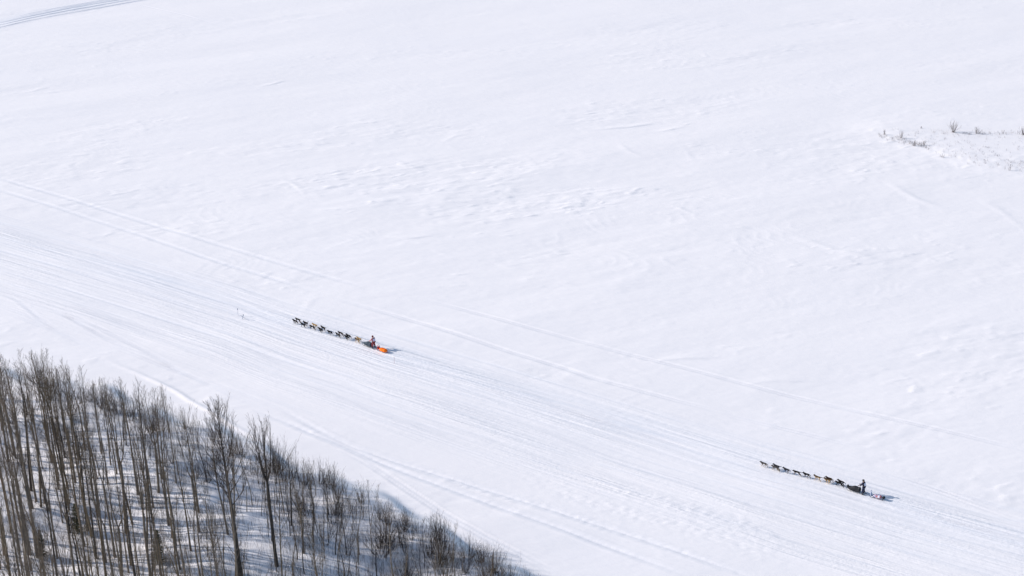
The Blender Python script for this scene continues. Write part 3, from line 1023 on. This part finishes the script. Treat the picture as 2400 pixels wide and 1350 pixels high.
# ------------------------------------------------------------------ sled dogs
def coat(name, back, belly, lo=0.36, hi=0.52, seed=0.0, head=None):
    """Coat pattern of the animal itself: saddle colour above, belly and leg colour below, broken by noise."""
    m = mat_new(name, back, 0.9, 0.1)
    nt = m.node_tree
    b = nt.nodes['Principled BSDF']
    tc = nt.nodes.new('ShaderNodeTexCoord'); sp = nt.nodes.new('ShaderNodeSeparateXYZ')
    nt.links.new(tc.outputs['Object'], sp.inputs[0])
    n = nt.nodes.new('ShaderNodeTexNoise'); n.inputs['Scale'].default_value = 7; n.noise_dimensions = '4D'; n.inputs['W'].default_value = seed
    nt.links.new(tc.outputs['Object'], n.inputs['Vector'])
    ma = nt.nodes.new('ShaderNodeMath'); ma.operation = 'MULTIPLY_ADD'; ma.inputs[1].default_value = 0.22
    nt.links.new(n.outputs['Fac'], ma.inputs[0]); nt.links.new(sp.outputs['Z'], ma.inputs[2])
    mr = nt.nodes.new('ShaderNodeMapRange'); mr.inputs['From Min'].default_value = lo + 0.11; mr.inputs['From Max'].default_value = hi + 0.11
    nt.links.new(ma.outputs[0], mr.inputs['Value'])
    mx = nt.nodes.new('ShaderNodeMix'); mx.data_type = 'RGBA'
    mx.inputs['A'].default_value = (*belly, 1); mx.inputs['B'].default_value = (*back, 1)
    nt.links.new(mr.outputs[0], mx.inputs['Factor'])
    nt.links.new(mx.outputs['Result'], b.inputs['Base Color'])
    return m


COATS = {
    'black': coat('coat_black', (0.012, 0.011, 0.012), (0.018, 0.015, 0.014), seed=1),
    'blacktan': coat('coat_black_tan', (0.014, 0.012, 0.012), (0.22, 0.14, 0.07), 0.28, 0.44, 2),
    'brown': coat('coat_brown', (0.035, 0.018, 0.012), (0.09, 0.05, 0.03), seed=3),
    'darkbrown': coat('coat_dark_brown', (0.022, 0.016, 0.013), (0.06, 0.04, 0.026), seed=4),
    'tan': coat('coat_tan', (0.42, 0.27, 0.12), (0.55, 0.42, 0.24), seed=5),
    'saddle': coat('coat_saddle', (0.07, 0.045, 0.026), (0.48, 0.32, 0.15), 0.46, 0.62, 6),
    'grey': coat('coat_grey', (0.07, 0.065, 0.065), (0.34, 0.27, 0.20), 0.38, 0.56, 7),
    'darkgrey': coat('coat_dark_grey', (0.04, 0.041, 0.048), (0.10, 0.095, 0.10), 0.30, 0.48, 8),
}


def dog_mesh(gait, tail, headup=0.0):
    """One continuous surface: trunk, neck, head, ears, tail and four jointed legs."""
    N, E = [], []

    def add(p, r, link_to=None):
        k_ = 1.15
        N.append((*p, *((r[0] * k_, r[1] * k_) if isinstance(r, tuple) else (r * k_,))))
        if link_to is not None: E.append((link_to, len(N) - 1))
        return len(N) - 1
    pel = add((-.30, 0, .56), (.095, .10))
    loin = add((-.12, 0, .57), (.085, .10), pel)
    chest = add((.08, 0, .545), (.105, .135), loin)
    sh = add((.24, 0, .575), (.10, .115), chest)
    nk = add((.36, 0, .630 + headup * .5), .078, sh)
    hd = add((.455, 0, .670 + headup), .074, nk)
    mz = add((.555, 0, .640 + headup), .04, hd)
    add((.625, 0, .628 + headup), .024, mz)
    for s in (-1, 1):
        e1 = add((.445, s * .045, .732 + headup), .024, hd)
        add((.44, s * .052, .800 + headup), .009, e1)
    if tail == 'up':
        t = add((-.40, 0, .62), .035, pel); t = add((-.47, 0, .73), .034, t); t = add((-.46, 0, .85), .032, t); add((-.40, 0, .93), .018, t)
    elif tail == 'out':
        t = add((-.41, 0, .60), .035, pel); t = add((-.54, 0, .60), .034, t); add((-.70, 0, .63), .016, t)
    else:
        t = add((-.40, 0, .56), .035, pel); t = add((-.50, 0, .46), .034, t); add((-.56, 0, .34), .016, t)
    # leg joint offsets for four moments of the stride: (hip..paw) swings in x, lifts in z
    sw = {'a': (.16, -.12, -.14, .18), 'b': (-.16, .12, .16, -.10), 'c': (.22, .16, -.20, -.26), 'd': (-.06, -.16, .10, .16)}[gait]
    lf = {'a': (0, .10, 0, .03), 'b': (.12, 0, .02, .0), 'c': (.05, .09, .0, .02), 'd': (0, .06, .08, 0)}[gait]
    for k, s in enumerate((-1, 1)):
        q, l = sw[k], lf[k]
        a = add((.20, s * .085, .47), .06, sh)
        a = add((.15 + q * .35, s * .09, .35 + l * .4), .042, a)
        a = add((.19 + q * .75, s * .09, .18 + l), .026, a)
        a = add((.19 + q * 1.15 - l * .8, s * .09, .035 + l * .9), .023, a)
        add((.24 + q * 1.15 - l * .8, s * .09, .025 + l * .9), .022, a)
    for k, s in enumerate((-1, 1)):
        q, l = sw[2 + k], lf[2 + k]
        a = add((-.28, s * .085, .48), .072, pel)
        a = add((-.20 + q * .4, s * .095, .35 + l * .3), .052, a)
        a = add((-.38 + q * .75, s * .095, .20 + l), .027, a)
        a = add((-.35 + q * 1.15 - l * .6, s * .095, .04 + l), .023, a)
        add((-.29 + q * 1.15 - l * .6, s * .095, .027 + l), .022, a)
    return skin_mesh('dog', N, E, sub=1)


DOGM = {}
for g_ in 'abcd':
    for t_ in ('up', 'out', 'down'):
        DOGM[(g_, t_)] = None


def get_dog(g_, t_):
    if DOGM[(g_, t_)] is None:
        DOGM[(g_, t_)] = dog_mesh(g_, t_, {'a': 0.0, 'b': 0.03, 'c': -0.04, 'd': 0.02}[g_])
    return DOGM[(g_, t_)]


def heading(p_from, p_to):
    a, b_ = G(*p_from), G(*p_to)
    return math.atan2(b_[1] - a[1], b_[0] - a[0])


_dogs = {}


def put_dog(px, py, hdg, coat_k, g_, t_, label, team, size=1.0):
    key = (g_, t_, coat_k)
    if key not in _dogs:
        me = get_dog(g_, t_).copy(); me.materials.clear(); me.materials.append(COATS[coat_k]); _dogs[key] = me
    x, y = G(px, py)
    z = height_at(x, y)
    o = bpy.data.objects.new('sled_dog', _dogs[key])
    COL.objects.link(o)
    o.location = (x, y, z - 0.01)
    o.rotation_euler = (0, 0, hdg + random.uniform(-.05, .05))
    o.scale = (size,) * 3
    tag(o, label, 'dog', team)
    return o


H1 = heading((838, 803), (692, 759))
H2 = heading((1968, 1140), (1790, 1094))
T1 = 'sled dogs of the team pulling the orange cargo sled'
T2 = 'sled dogs of the team on the right'
team1 = [
    (692, 759, 'black', 'a', 'down', 'black lead dog on the near side at the very front of the orange-cargo team'),
    (698.5, 755.2, 'blacktan', 'c', 'out', 'black and tan lead dog on the far side heading the orange-cargo team'),
    (711, 767.3, 'black', 'b', 'down', 'near black dog of the second pair in the orange-cargo team'),
    (717, 763.6, 'darkbrown', 'd', 'up', 'dark dog with its tail up, far side of the second pair, orange-cargo team'),
    (732, 772.6, 'black', 'c', 'down', 'black dog with a pale collar, third pair of the orange-cargo team'),
    (738, 768.6, 'tan', 'a', 'out', 'light tan dog running beside a black one in the third pair, orange-cargo team'),
    (752, 779, 'black', 'd', 'down', 'near black dog of the fourth pair in the orange-cargo team'),
    (758, 774.8, 'darkbrown', 'b', 'out', 'dark brown far dog of the fourth pair in the orange-cargo team'),
    (774, 785.4, 'black', 'a', 'out', 'black dog running alone in the fifth row of the orange-cargo team'),
    (793, 791.2, 'black', 'b', 'down', 'near black dog of the sixth pair in the orange-cargo team'),
    (798.5, 787.4, 'brown', 'c', 'down', 'reddish brown far dog of the sixth pair in the orange-cargo team'),
    (813.5, 797, 'black', 'd', 'down', 'near black dog of the seventh pair, ahead of the tan wheel dogs'),
    (817, 794.0, 'black', 'a', 'down', 'far black dog of the seventh pair, half hidden ahead of the tan wheel dogs'),
    (838, 803.6, 'saddle', 'b', 'down', 'brown-backed wheel dog right before the sled with the orange cargo, near side'),
    (842, 801.0, 'tan', 'd', 'out', 'tan wheel dog right before the sled with the orange cargo, far side'),
]
team2 = [
    (1790, 1094, 'grey', 'a', 'down', 'grey and tan lead dog running alone at the head of the dark-sled team'),
    (1816.5, 1103, 'grey', 'c', 'down', 'near grey dog of the second row in the dark-sled team'),
    (1820, 1100.2, 'darkgrey', 'b', 'out', 'far dark grey dog of the second row in the dark-sled team'),
    (1843, 1109, 'darkgrey', 'd', 'down', 'dark grey dog in the third row of the dark-sled team'),
    (1867, 1115.5, 'blacktan', 'c', 'out', 'black dog with tan legs at full stretch, fourth row of the dark-sled team'),
    (1890, 1121, 'blacktan', 'a', 'down', 'black dog with long tan legs, fifth row of the dark-sled team'),
    (1915.5, 1127.8, 'saddle', 'b', 'out', 'tan dog with a dark saddle, sixth row of the dark-sled team'),
    (1939, 1134.2, 'saddle', 'd', 'up', 'tan and brown dog with raised tail, seventh row of the dark-sled team'),
    (1943, 1131.2, 'brown', 'a', 'down', 'brown dog hidden behind the raised-tail dog, seventh row, dark-sled team'),
    (1966, 1141.3, 'black', 'c', 'down', 'near black wheel dog just before the dark sled'),
    (1971, 1138.4, 'black', 'b', 'down', 'far black wheel dog just before the dark sled, its back standing higher'),
]
dogs1 = [put_dog(a, b_, H1, c, g_, t_, l, T1, 0.91) for a, b_, c, g_, t_, l in team1]
dogs2 = [put_dog(a, b_, H2, c, g_, t_, l, T2, 0.94) for a, b_, c, g_, t_, l in team2]
col_m = mat_new('collar_pale', (0.75, 0.75, 0.78), 0.6)
mb = MB()
ring = [(0.345 + 0.03 * math.sin(a), .083 * math.cos(a), .655 + .088 * math.sin(a)) for a in np.linspace(0, 2 * PI, 13)]
mb.tube(ring, .014, 5)
link('collar', mb.mesh('collar'), col_m, parent=dogs1[4])

rope_m = mat_new('rope_blue_grey', (0.16, 0.19, 0.30), 0.8)


def gangline(dogs, hdg, front_of_sled, label, group):
    """Main line along the trail with a tug line to every dog."""
    d = Vector((math.cos(hdg), math.sin(hdg), 0))
    s = Vector((-d.y, d.x, 0))
    o0 = Vector(dogs[0].location)
    pts = [Vector((front_of_sled[0], front_of_sled[1], .32))]
    cen = {}
    for o in dogs:
        t = (Vector(o.location) - o0).dot(d)
        cen.setdefault(round(t / 1.2), []).append(o)
    for k in sorted(cen):
        c = sum((Vector(o.location) for o in cen[k]), Vector()) / len(cen[k])
        c = c - d * .1
        if len(cen[k]) == 1: c = c + s * .28
        pts.append(Vector((c.x, c.y, c.z + .40)))
    pts.append(pts[-1] + d * .5)
    root = empty('gangline', tuple(pts[0]))
    L = lambda p: Vector(p) - pts[0]
    mb = MB(); mb.tube([L(p) for p in pts], .008, 5)
    link('main_line', mb.mesh('main_line'), rope_m, parent=root)
    for o in dogs:
        rump = Vector(o.location) - d * .36 + Vector((0, 0, .58))
        j = min(range(len(pts)), key=lambda i: (pts[i] - (rump - d * 1.0)).length)
        a, b2 = pts[max(0, j - 1)], pts[j]
        mb = MB(); mb.tube([L(rump), L(b2 if (b2 - rump).length > .3 else a)], .006, 4)
        link('tug_line', mb.mesh('tug_line'), rope_m, parent=root)
    tag(root, label, 'rope', group)


# ------------------------------------------------------------------ sleds and mushers
def rounded_bag(mb, x0, x1, w, z0, z1, nose=0.35, tail=0.12, n=12, top_fn=None):
    """A stuffed fabric bag: superellipse sections lofted along x, narrowing at both ends."""
    rings = []
    for i in range(n + 1):
        t = i / n
        x = x0 + (x1 - x0) * t
        k = min(1, (t / tail) ** .5 if t < tail else 1, ((1 - t) / nose) ** .5 if t > 1 - nose else 1)
        k = max(k, .12)
        zt = z1 if top_fn is None else top_fn(t)
        hh = (zt - z0) / 2 * k; zc = z0 + (zt - z0) / 2
        ring = []
        for j in range(14):
            a = 2 * PI * j / 14
            c, s = math.cos(a), math.sin(a)
            ring.append((x, w / 2 * k * math.copysign(abs(c) ** .6, c), zc + hh * math.copysign(abs(s) ** .6, s)))
        rings.append(ring)
    mb.loft(rings)
    return mb


def build_sled(name, loc, hdg, bag_mat, frame_mat, label, high_nose=True):
    root = empty(name, loc, hdg)
    tag(root, label, 'sled', 'dog sleds')
    for s in (-1, 1):
        mb = MB()
        y = s * .25
        mb.tube([(-1.0, y, .03), (-.3, y, .025), (.9, y, .025), (1.12, y, .07), (1.26, y * .9, .19), (1.32, y * .75, .33)], [.022] * 6, 6)
        link('runner', mb.mesh('runner'), frame_mat, parent=root)
    mb = MB()
    mb.tube([(1.30, -.19, .32), (1.42, -.10, .36), (1.45, 0, .37), (1.42, .10, .36), (1.30, .19, .32)], .022, 6)
    link('brush_bow', mb.mesh('brush_bow'), frame_mat, parent=root)
    mb = MB()
    for x, zt in ((-.10, .85), (.35, .30), (.85, .28)):
        for s in (-1, 1):
            mb.tube([(x, s * .25, .03), (x - .05, s * .23, zt)], .016, 5)
        mb.tube([(x - .02, -.24, .2), (x - .02, .24, .2)], .016, 5)
    link('stanchion', mb.mesh('stanchion'), frame_mat, parent=root)
    mb = MB()
    mb.tube([(-.16, -.23, .84), (-.24, -.22, .98), (-.27, -.12, 1.04), (-.27, .12, 1.04), (-.24, .22, .98), (-.16, .23, .84)], .018, 6)
    link('handlebar', mb.mesh('handlebar'), frame_mat, parent=root)
    mb = MB()
    rounded_bag(mb, -.34, 1.34, .56, .12, .70, nose=.30, tail=.06, n=16,
                top_fn=lambda t: (.74 - .06 * math.sin(t * 9) - .20 * max(0, t - .35) / .35 if t < .70 else .54 - .0 + (.10 if high_nose else 0) * (t - .7) / .3))
    link('cargo_bag', mb.mesh('cargo_bag'), bag_mat, parent=root)
    if high_nose:
        mb = MB()
        rounded_bag(mb, 1.12, 1.42, .34, .34, .66, nose=.4, tail=.35, n=8)
        link('nose_bag', mb.mesh('nose_bag'), bag_mat, parent=root)
    mb = MB()
    for s in (-1, 1):
        mb.box((-.72, s * .25, .06), (.42, .09, .03))
    link('footboard', mb.mesh('footboard'), frame_mat, parent=root)
    return root


def skin_part(name, nodes, edges, mat, parent, sub=1):
    me = skin_mesh(name, nodes, edges, sub)
    me.materials.clear()
    me.materials.append(mat)
    return link(name, me, parent=parent)


skin_m = mat_new('face_skin', (0.50, 0.30, 0.22), 0.6)


def build_musher(loc, hdg, label, jacket_m, trouser_m, hat_m, mitt_m, boot_m, bib_m, ruff_m):
    root = empty('person', loc, hdg)
    root.scale = (1.12, 1.14, 1.0)
    tag(root, label, 'person', 'mushers standing on the sled runners')
    z0 = .09
    zz = lambda z: z + z0
    # body: head with face, neck, trunk, arms with fingers, legs - one continuous surface
    N = [(-.02, 0, zz(.98), .12), (.01, 0, zz(1.15), .11), (.06, 0, zz(1.36), .13), (.085, 0, zz(1.50), .055), (.10, 0, zz(1.60), .085, .075), (.12, 0, zz(1.70), .085, .08),
         (.205, 0, zz(1.63), .018), (.18, 0, zz(1.58), .03)]
    E = [(0, 1), (1, 2), (2, 3), (3, 4), (4, 5), (4, 6), (4, 7)]

    def add(p, r, to):
        N.append((*p, r)); E.append((to, len(N) - 1)); return len(N) - 1
    arms = {}
    for s in (-1, 1):
        a = add((.06, s * .17, zz(1.42)), .06, 2)
        a = add((.19, s * .27, zz(1.18)), .045, a)
        a = add((.40, s * .20, zz(1.00)), .032, a)
        w = add((.47, s * .19, zz(.975)), .030, a)
        arms[s] = N[w][:3]
        for k in range(4):
            f = add((.535, s * (.215 - .022 * k), zz(.975)), .0095, w)
            f = add((.565 - .004 * abs(k - 1), s * (.215 - .022 * k), zz(.945)), .009, f)
            add((.545, s * (.215 - .022 * k), zz(.918)), .008, f)
        t_ = add((.495, s * .145, zz(.955)), .011, w)
        add((.535, s * .135, zz(.925)), .010, t_)
        l = add((-.03, s * .10, zz(.88)), .085, 0)
        l = add((.05, s * .16, zz(.50)), .055, l)
        l = add((-.04, s * .23, zz(.10)), .036, l)
        add((.12, s * .24, zz(.05)), .032, l)
        add((.10, s * .082, zz(1.64)), .016, 4)
    skin_part('body', N, E, skin_m, root, 1)
    N = [(-.03, 0, zz(.90), .20, .20), (.00, 0, zz(1.12), .185, .20), (.05, 0, zz(1.33), .19, .235), (.075, 0, zz(1.47), .10, .12)]
    E = [(0, 1), (1, 2), (2, 3)]
    for s in (-1, 1):
        a = len(N); N += [(.06, s * .22, zz(1.42), .10), (.19, s * .31, zz(1.18), .085), (.38, s * .21, zz(1.02), .052)]
        E += [(2, a), (a, a + 1), (a + 1, a + 2)]
    skin_part('jacket', N, E, jacket_m, root)
    N = [(-.03, 0, zz(.93), .145, .16)]; E = []
    for s in (-1, 1):
        a = len(N); N += [(-.03, s * .105, zz(.85), .14), (.045, s * .155, zz(.50), .115), (-.03, s * .20, zz(.20), .10)]
        E += [(0, a), (a, a + 1), (a + 1, a + 2)]
    skin_part('trousers', N, E, trouser_m, root)
    for s in (-1, 1):
        skin_part('boot', [(-.03, s * .228, zz(.26), .075), (-.045, s * .235, zz(.08), .07), (.06, s * .24, zz(.055), .06), (.15, s * .245, zz(.045), .05)], [(0, 1), (1, 2), (2, 3)], boot_m, root)
        x, y, z = arms[s]
        # mitt: palm, closed finger pouch over the bar, thumb off the side
        skin_part('mitten', [(x - .09, y, z + .015, .052), (x - .02, y, z, .048), (x + .05, y, z - .01, .05), (x + .085, y, z - .05, .045), (x + .07, y, z - .085, .032),
                             (x + .02, y - s * .05, z - .025, .022), (x + .06, y - s * .055, z - .055, .018)], [(0, 1), (1, 2), (2, 3), (3, 4), (1, 5), (5, 6)], mitt_m, root)
    # hat with pulled-up hood behind it
    skin_part('hat', [(.06, 0, zz(1.60), .10, .095), (.085, 0, zz(1.72), .115, .11), (.09, 0, zz(1.80), .07)], [(0, 1), (1, 2)], hat_m, root)
    mb = MB()
    ring = [(.15 + .02 * math.cos(a), .105 * math.sin(a), zz(1.655) + .125 * math.cos(a)) for a in np.linspace(0, 2 * PI, 17)]
    mb.tube(ring, .032, 6)
    link('fur_ruff', mb.mesh('fur_ruff'), ruff_m, parent=root)
    # race bib: a front and back panel over the jacket
    mb = MB()
    for i in range(1):
        rings = []
        for t in np.linspace(0, 1, 6):
            z = zz(1.08 + .34 * t); xc = -.02 + .075 * t
            ring = []
            for sc_, js in ((1.0, range(0, 11)), (.94, range(10, -1, -1))):
                for j in js:
                    a = PI * (.70 + .60 * j / 10)
                    ring.append((xc + (.198 + .010 * t) * sc_ * math.cos(a), (.235 + .025 * t) * sc_ * math.sin(a), z))
            rings.append(ring)
        mb.loft(rings)
    link('bib', mb.mesh('bib'), bib_m, parent=root)
    return root


def tag_sled(loc, hdg, frame_mat, cover_mat, end_mat, label, post_mat, orange=False):
    """The small cargo sled towed behind; the bag lies on it, an upright frame at its front."""
    root = empty('tag_sled', loc, hdg)
    tag(root, label, 'sled', 'small cargo sleds towed behind')
    for s in (-1, 1):
        mb = MB()
        y = s * .24
        mb.tube([(-.75, y, .03), (.75, y, .03), (.92, y, .10), (.98, y, .20)], .02, 6)
        link('runner', mb.mesh('runner'), frame_mat, parent=root)
    mb = MB()
    rounded_bag(mb, -.80 if orange else -.55, .66 if orange else .58, .60 if orange else .52, .10, .48 if orange else .38, nose=.28, tail=.22, n=16)
    link('cargo_cover', mb.mesh('cargo_cover'), cover_mat, parent=root)
    if orange:
        for x in (-.45, -.05, .35):
            mb = MB()
            mb.tube([(x, -.31, .12), (x, -.315, .30), (x, -.24, .47), (x, 0, .492), (x, .24, .47), (x, .315, .30), (x, .31, .12)], .008, 5)
            link('strap', mb.mesh('strap'), M_['red'], parent=root)
    if end_mat:
        mb = MB(); rounded_bag(mb, -.88, -.52, .44, .10, .42, nose=.4, tail=.4, n=8)
        link('end_bag', mb.mesh('end_bag'), end_mat, parent=root)
    mb = MB()
    mb.tube([(.78, -.22, .05), (.84, -.21, .62), (.86, -.10, .74), (.86, .10, .74), (.84, .21, .62), (.78, .22, .05)], .026, 6)
    mb.box((.83, 0, .34), (.03, .40, .42))
    link('upright_frame', mb.mesh('upright_frame'), post_mat, parent=root)
    mb = MB()
    mb.tube([(.95, 0, .15), (1.45, 0, .14)], .015, 5)
    link('tow_bar', mb.mesh('tow_bar'), frame_mat, parent=root)
    return root


M_ = dict(
    black=mat_noise('cloth_black', (0.022, 0.023, 0.028), (0.045, 0.046, 0.052), 5, 0.75, bump=.3),
    slate=mat_noise('cloth_slate', (0.040, 0.058, 0.085), (0.085, 0.110, 0.135), 5, 0.8, bump=.3),
    navy=mat_noise('cloth_navy', (0.012, 0.016, 0.045), (0.024, 0.032, 0.07), 6, 0.75),
    wood=mat_noise('sled_frame', (0.10, 0.10, 0.12), (0.18, 0.17, 0.17), 8, 0.5),
    red=mat_noise('cloth_red', (0.62, 0.05, 0.04), (0.78, 0.11, 0.08), 6, 0.8),
    pinkred=mat_noise('jacket_red_pink', (0.40, 0.12, 0.14), (0.66, 0.36, 0.38), 7, 0.8),
    maroon=mat_noise('hat_maroon', (0.10, 0.010, 0.016), (0.22, 0.03, 0.035), 9, 0.9),
    orange=mat_noise('cover_orange', (1.0, 0.14, 0.004), (1.0, 0.25, 0.006), 4, 0.6, bump=.3),
    bib=mat_noise('bib_pale_blue', (0.50, 0.54, 0.78), (0.70, 0.73, 0.88), 5, 0.8),
    bibw=mat_noise('bib_white', (0.66, 0.68, 0.84), (0.80, 0.82, 0.92), 5, 0.8),
    fur=mat_noise('fur_brown_grey', (0.045, 0.038, 0.036), (0.14, 0.12, 0.11), 40, 0.95),
    pale=mat_noise('frame_pale_blue', (0.55, 0.62, 0.80), (0.70, 0.75, 0.88), 5, 0.6),
    brick=mat_noise('trousers_dark_red', (0.16, 0.030, 0.040), (0.28, 0.07, 0.08), 6, 0.8),
)
# cover of the second small sled: red, white and blue gear
mm = mat_new('cover_red_white', (0.7, 0.7, 0.75), 0.7)
nt = mm.node_tree
tc = nt.nodes.new('ShaderNodeTexCoord'); vo = nt.nodes.new('ShaderNodeTexVoronoi'); vo.inputs['Scale'].default_value = 4.5
rp = nt.nodes.new('ShaderNodeValToRGB'); rp.color_ramp.interpolation = 'CONSTANT'
rp.color_ramp.elements[0].color = (0.50, 0.20, 0.21, 1)
for p_, c_ in ((.28, (0.75, 0.75, 0.86, 1)), (.52, (0.30, 0.33, 0.52, 1)), (.68, (0.66, 0.44, 0.48, 1)), (.84, (0.70, 0.72, 0.84, 1))):
    e_ = rp.color_ramp.elements.new(p_); e_.color = c_
sp = nt.nodes.new('ShaderNodeSeparateColor')
nt.links.new(tc.outputs['Object'], vo.inputs['Vector']); nt.links.new(vo.outputs['Color'], sp.inputs[0]); nt.links.new(sp.outputs[0], rp.inputs[0])
nt.links.new(rp.outputs[0], nt.nodes['Principled BSDF'].inputs['Base Color'])
M_['gear'] = mm


def rig(base_px, hdg, which):
    x, y = G(*base_px)
    d = Vector((math.cos(hdg), math.sin(hdg), 0))
    z = height_at(x, y)
    p = Vector((x, y, z))
    if which == 1:
        build_sled('dog_sled', tuple(p + d * .64), hdg, M_['slate'], M_['wood'], 'slate blue loaded dog sled just ahead of the small sled with orange cargo', high_nose=False)
        build_musher(tuple(p), hdg, 'person in red-pink jacket, pale blue bib and dark red hat driving the orange-cargo team',
                     M_['pinkred'], M_['brick'], M_['maroon'], M_['red'], M_['black'], M_['bib'], M_['maroon'])
        tag_sled(tuple(p - d * 1.72), hdg, M_['wood'], M_['orange'], None, 'small towed sled with a bright orange cargo cover and a red upright frame', M_['red'], orange=True)
    else:
        build_sled('dog_sled', tuple(p + d * .64), hdg, M_['black'], M_['wood'], 'black dog sled with a high nose bag, second team at the right')
        build_musher(tuple(p), hdg, 'person in dark navy suit with white bib and fur hood standing on the black sled',
                     M_['navy'], M_['navy'], M_['fur'], M_['black'], M_['black'], M_['bibw'], M_['fur'])
        tag_sled(tuple(p - d * 1.75), hdg, M_['wood'], M_['gear'], M_['black'], 'low towed sled with red-white gear, pale blue frame and black end bag', M_['pale'])
    return p + d * 2.1


H1b = heading((905, 827), (838, 803)); H2b = heading((2060, 1168), (1985, 1147))
f1 = rig((876, 817), H1b, 1)
f2 = rig((2023, 1158.5), H2b, 2)
gangline(dogs1, H1, f1, 'dark gangline running between the dogs of the orange-cargo team', 'ganglines')
gangline(dogs2, H2, f2, 'dark gangline running between the dogs of the black-sled team', 'ganglines')

# ------------------------------------------------------------------ trail markers
stake_m = mat_new('lath', (0.30, 0.32, 0.42), 0.8)
rstake_m = mat_new('lath_reddish', (0.45, 0.25, 0.26), 0.8)
tip_m = mat_new('marker_tip', (0.10, 0.14, 0.26), 0.7)


def marker(px, py, label, lean, h, mat, crossed=False, tip=True):
    x, y = G(px, py)
    root = empty('trail_marker', (x, y, height_at(x, y)), random.uniform(0, 3))
    tag(root, label, 'trail marker', 'stakes marking the trail')
    mb = MB()
    tp = (lean * h, 0, h)
    mb.tube([(0, 0, -.2), tp], .022, 4)
    if crossed:
        mb.tube([(.45, .25, 0.0), (-.15, -.1, h * .85)], .024, 4)
    link('stake', mb.mesh('stake'), mat, parent=root)
    if not tip: return root
    mb = MB()
    mb.box((tp[0], 0, h - .08), (.09, .05, .2))
    link('tip', mb.mesh('tip'), tip_m, parent=root)
    return root


marker(567, 747, 'crossed dark laths standing in the snow ahead of the orange-cargo team', .3, .75, tip_m, True)
marker(558, 738, 'faint single lath beside the crossed ones ahead of the orange-cargo team', .02, 1.1, stake_m)
marker(924, 852, 'thin reddish lath in the snow just behind the orange-cargo team', .03, 0.95, rstake_m, tip=False)
print('trees', nt_, 'saplings', ns_, 'shrubs', nsh, 'objects', len(COL.objects))
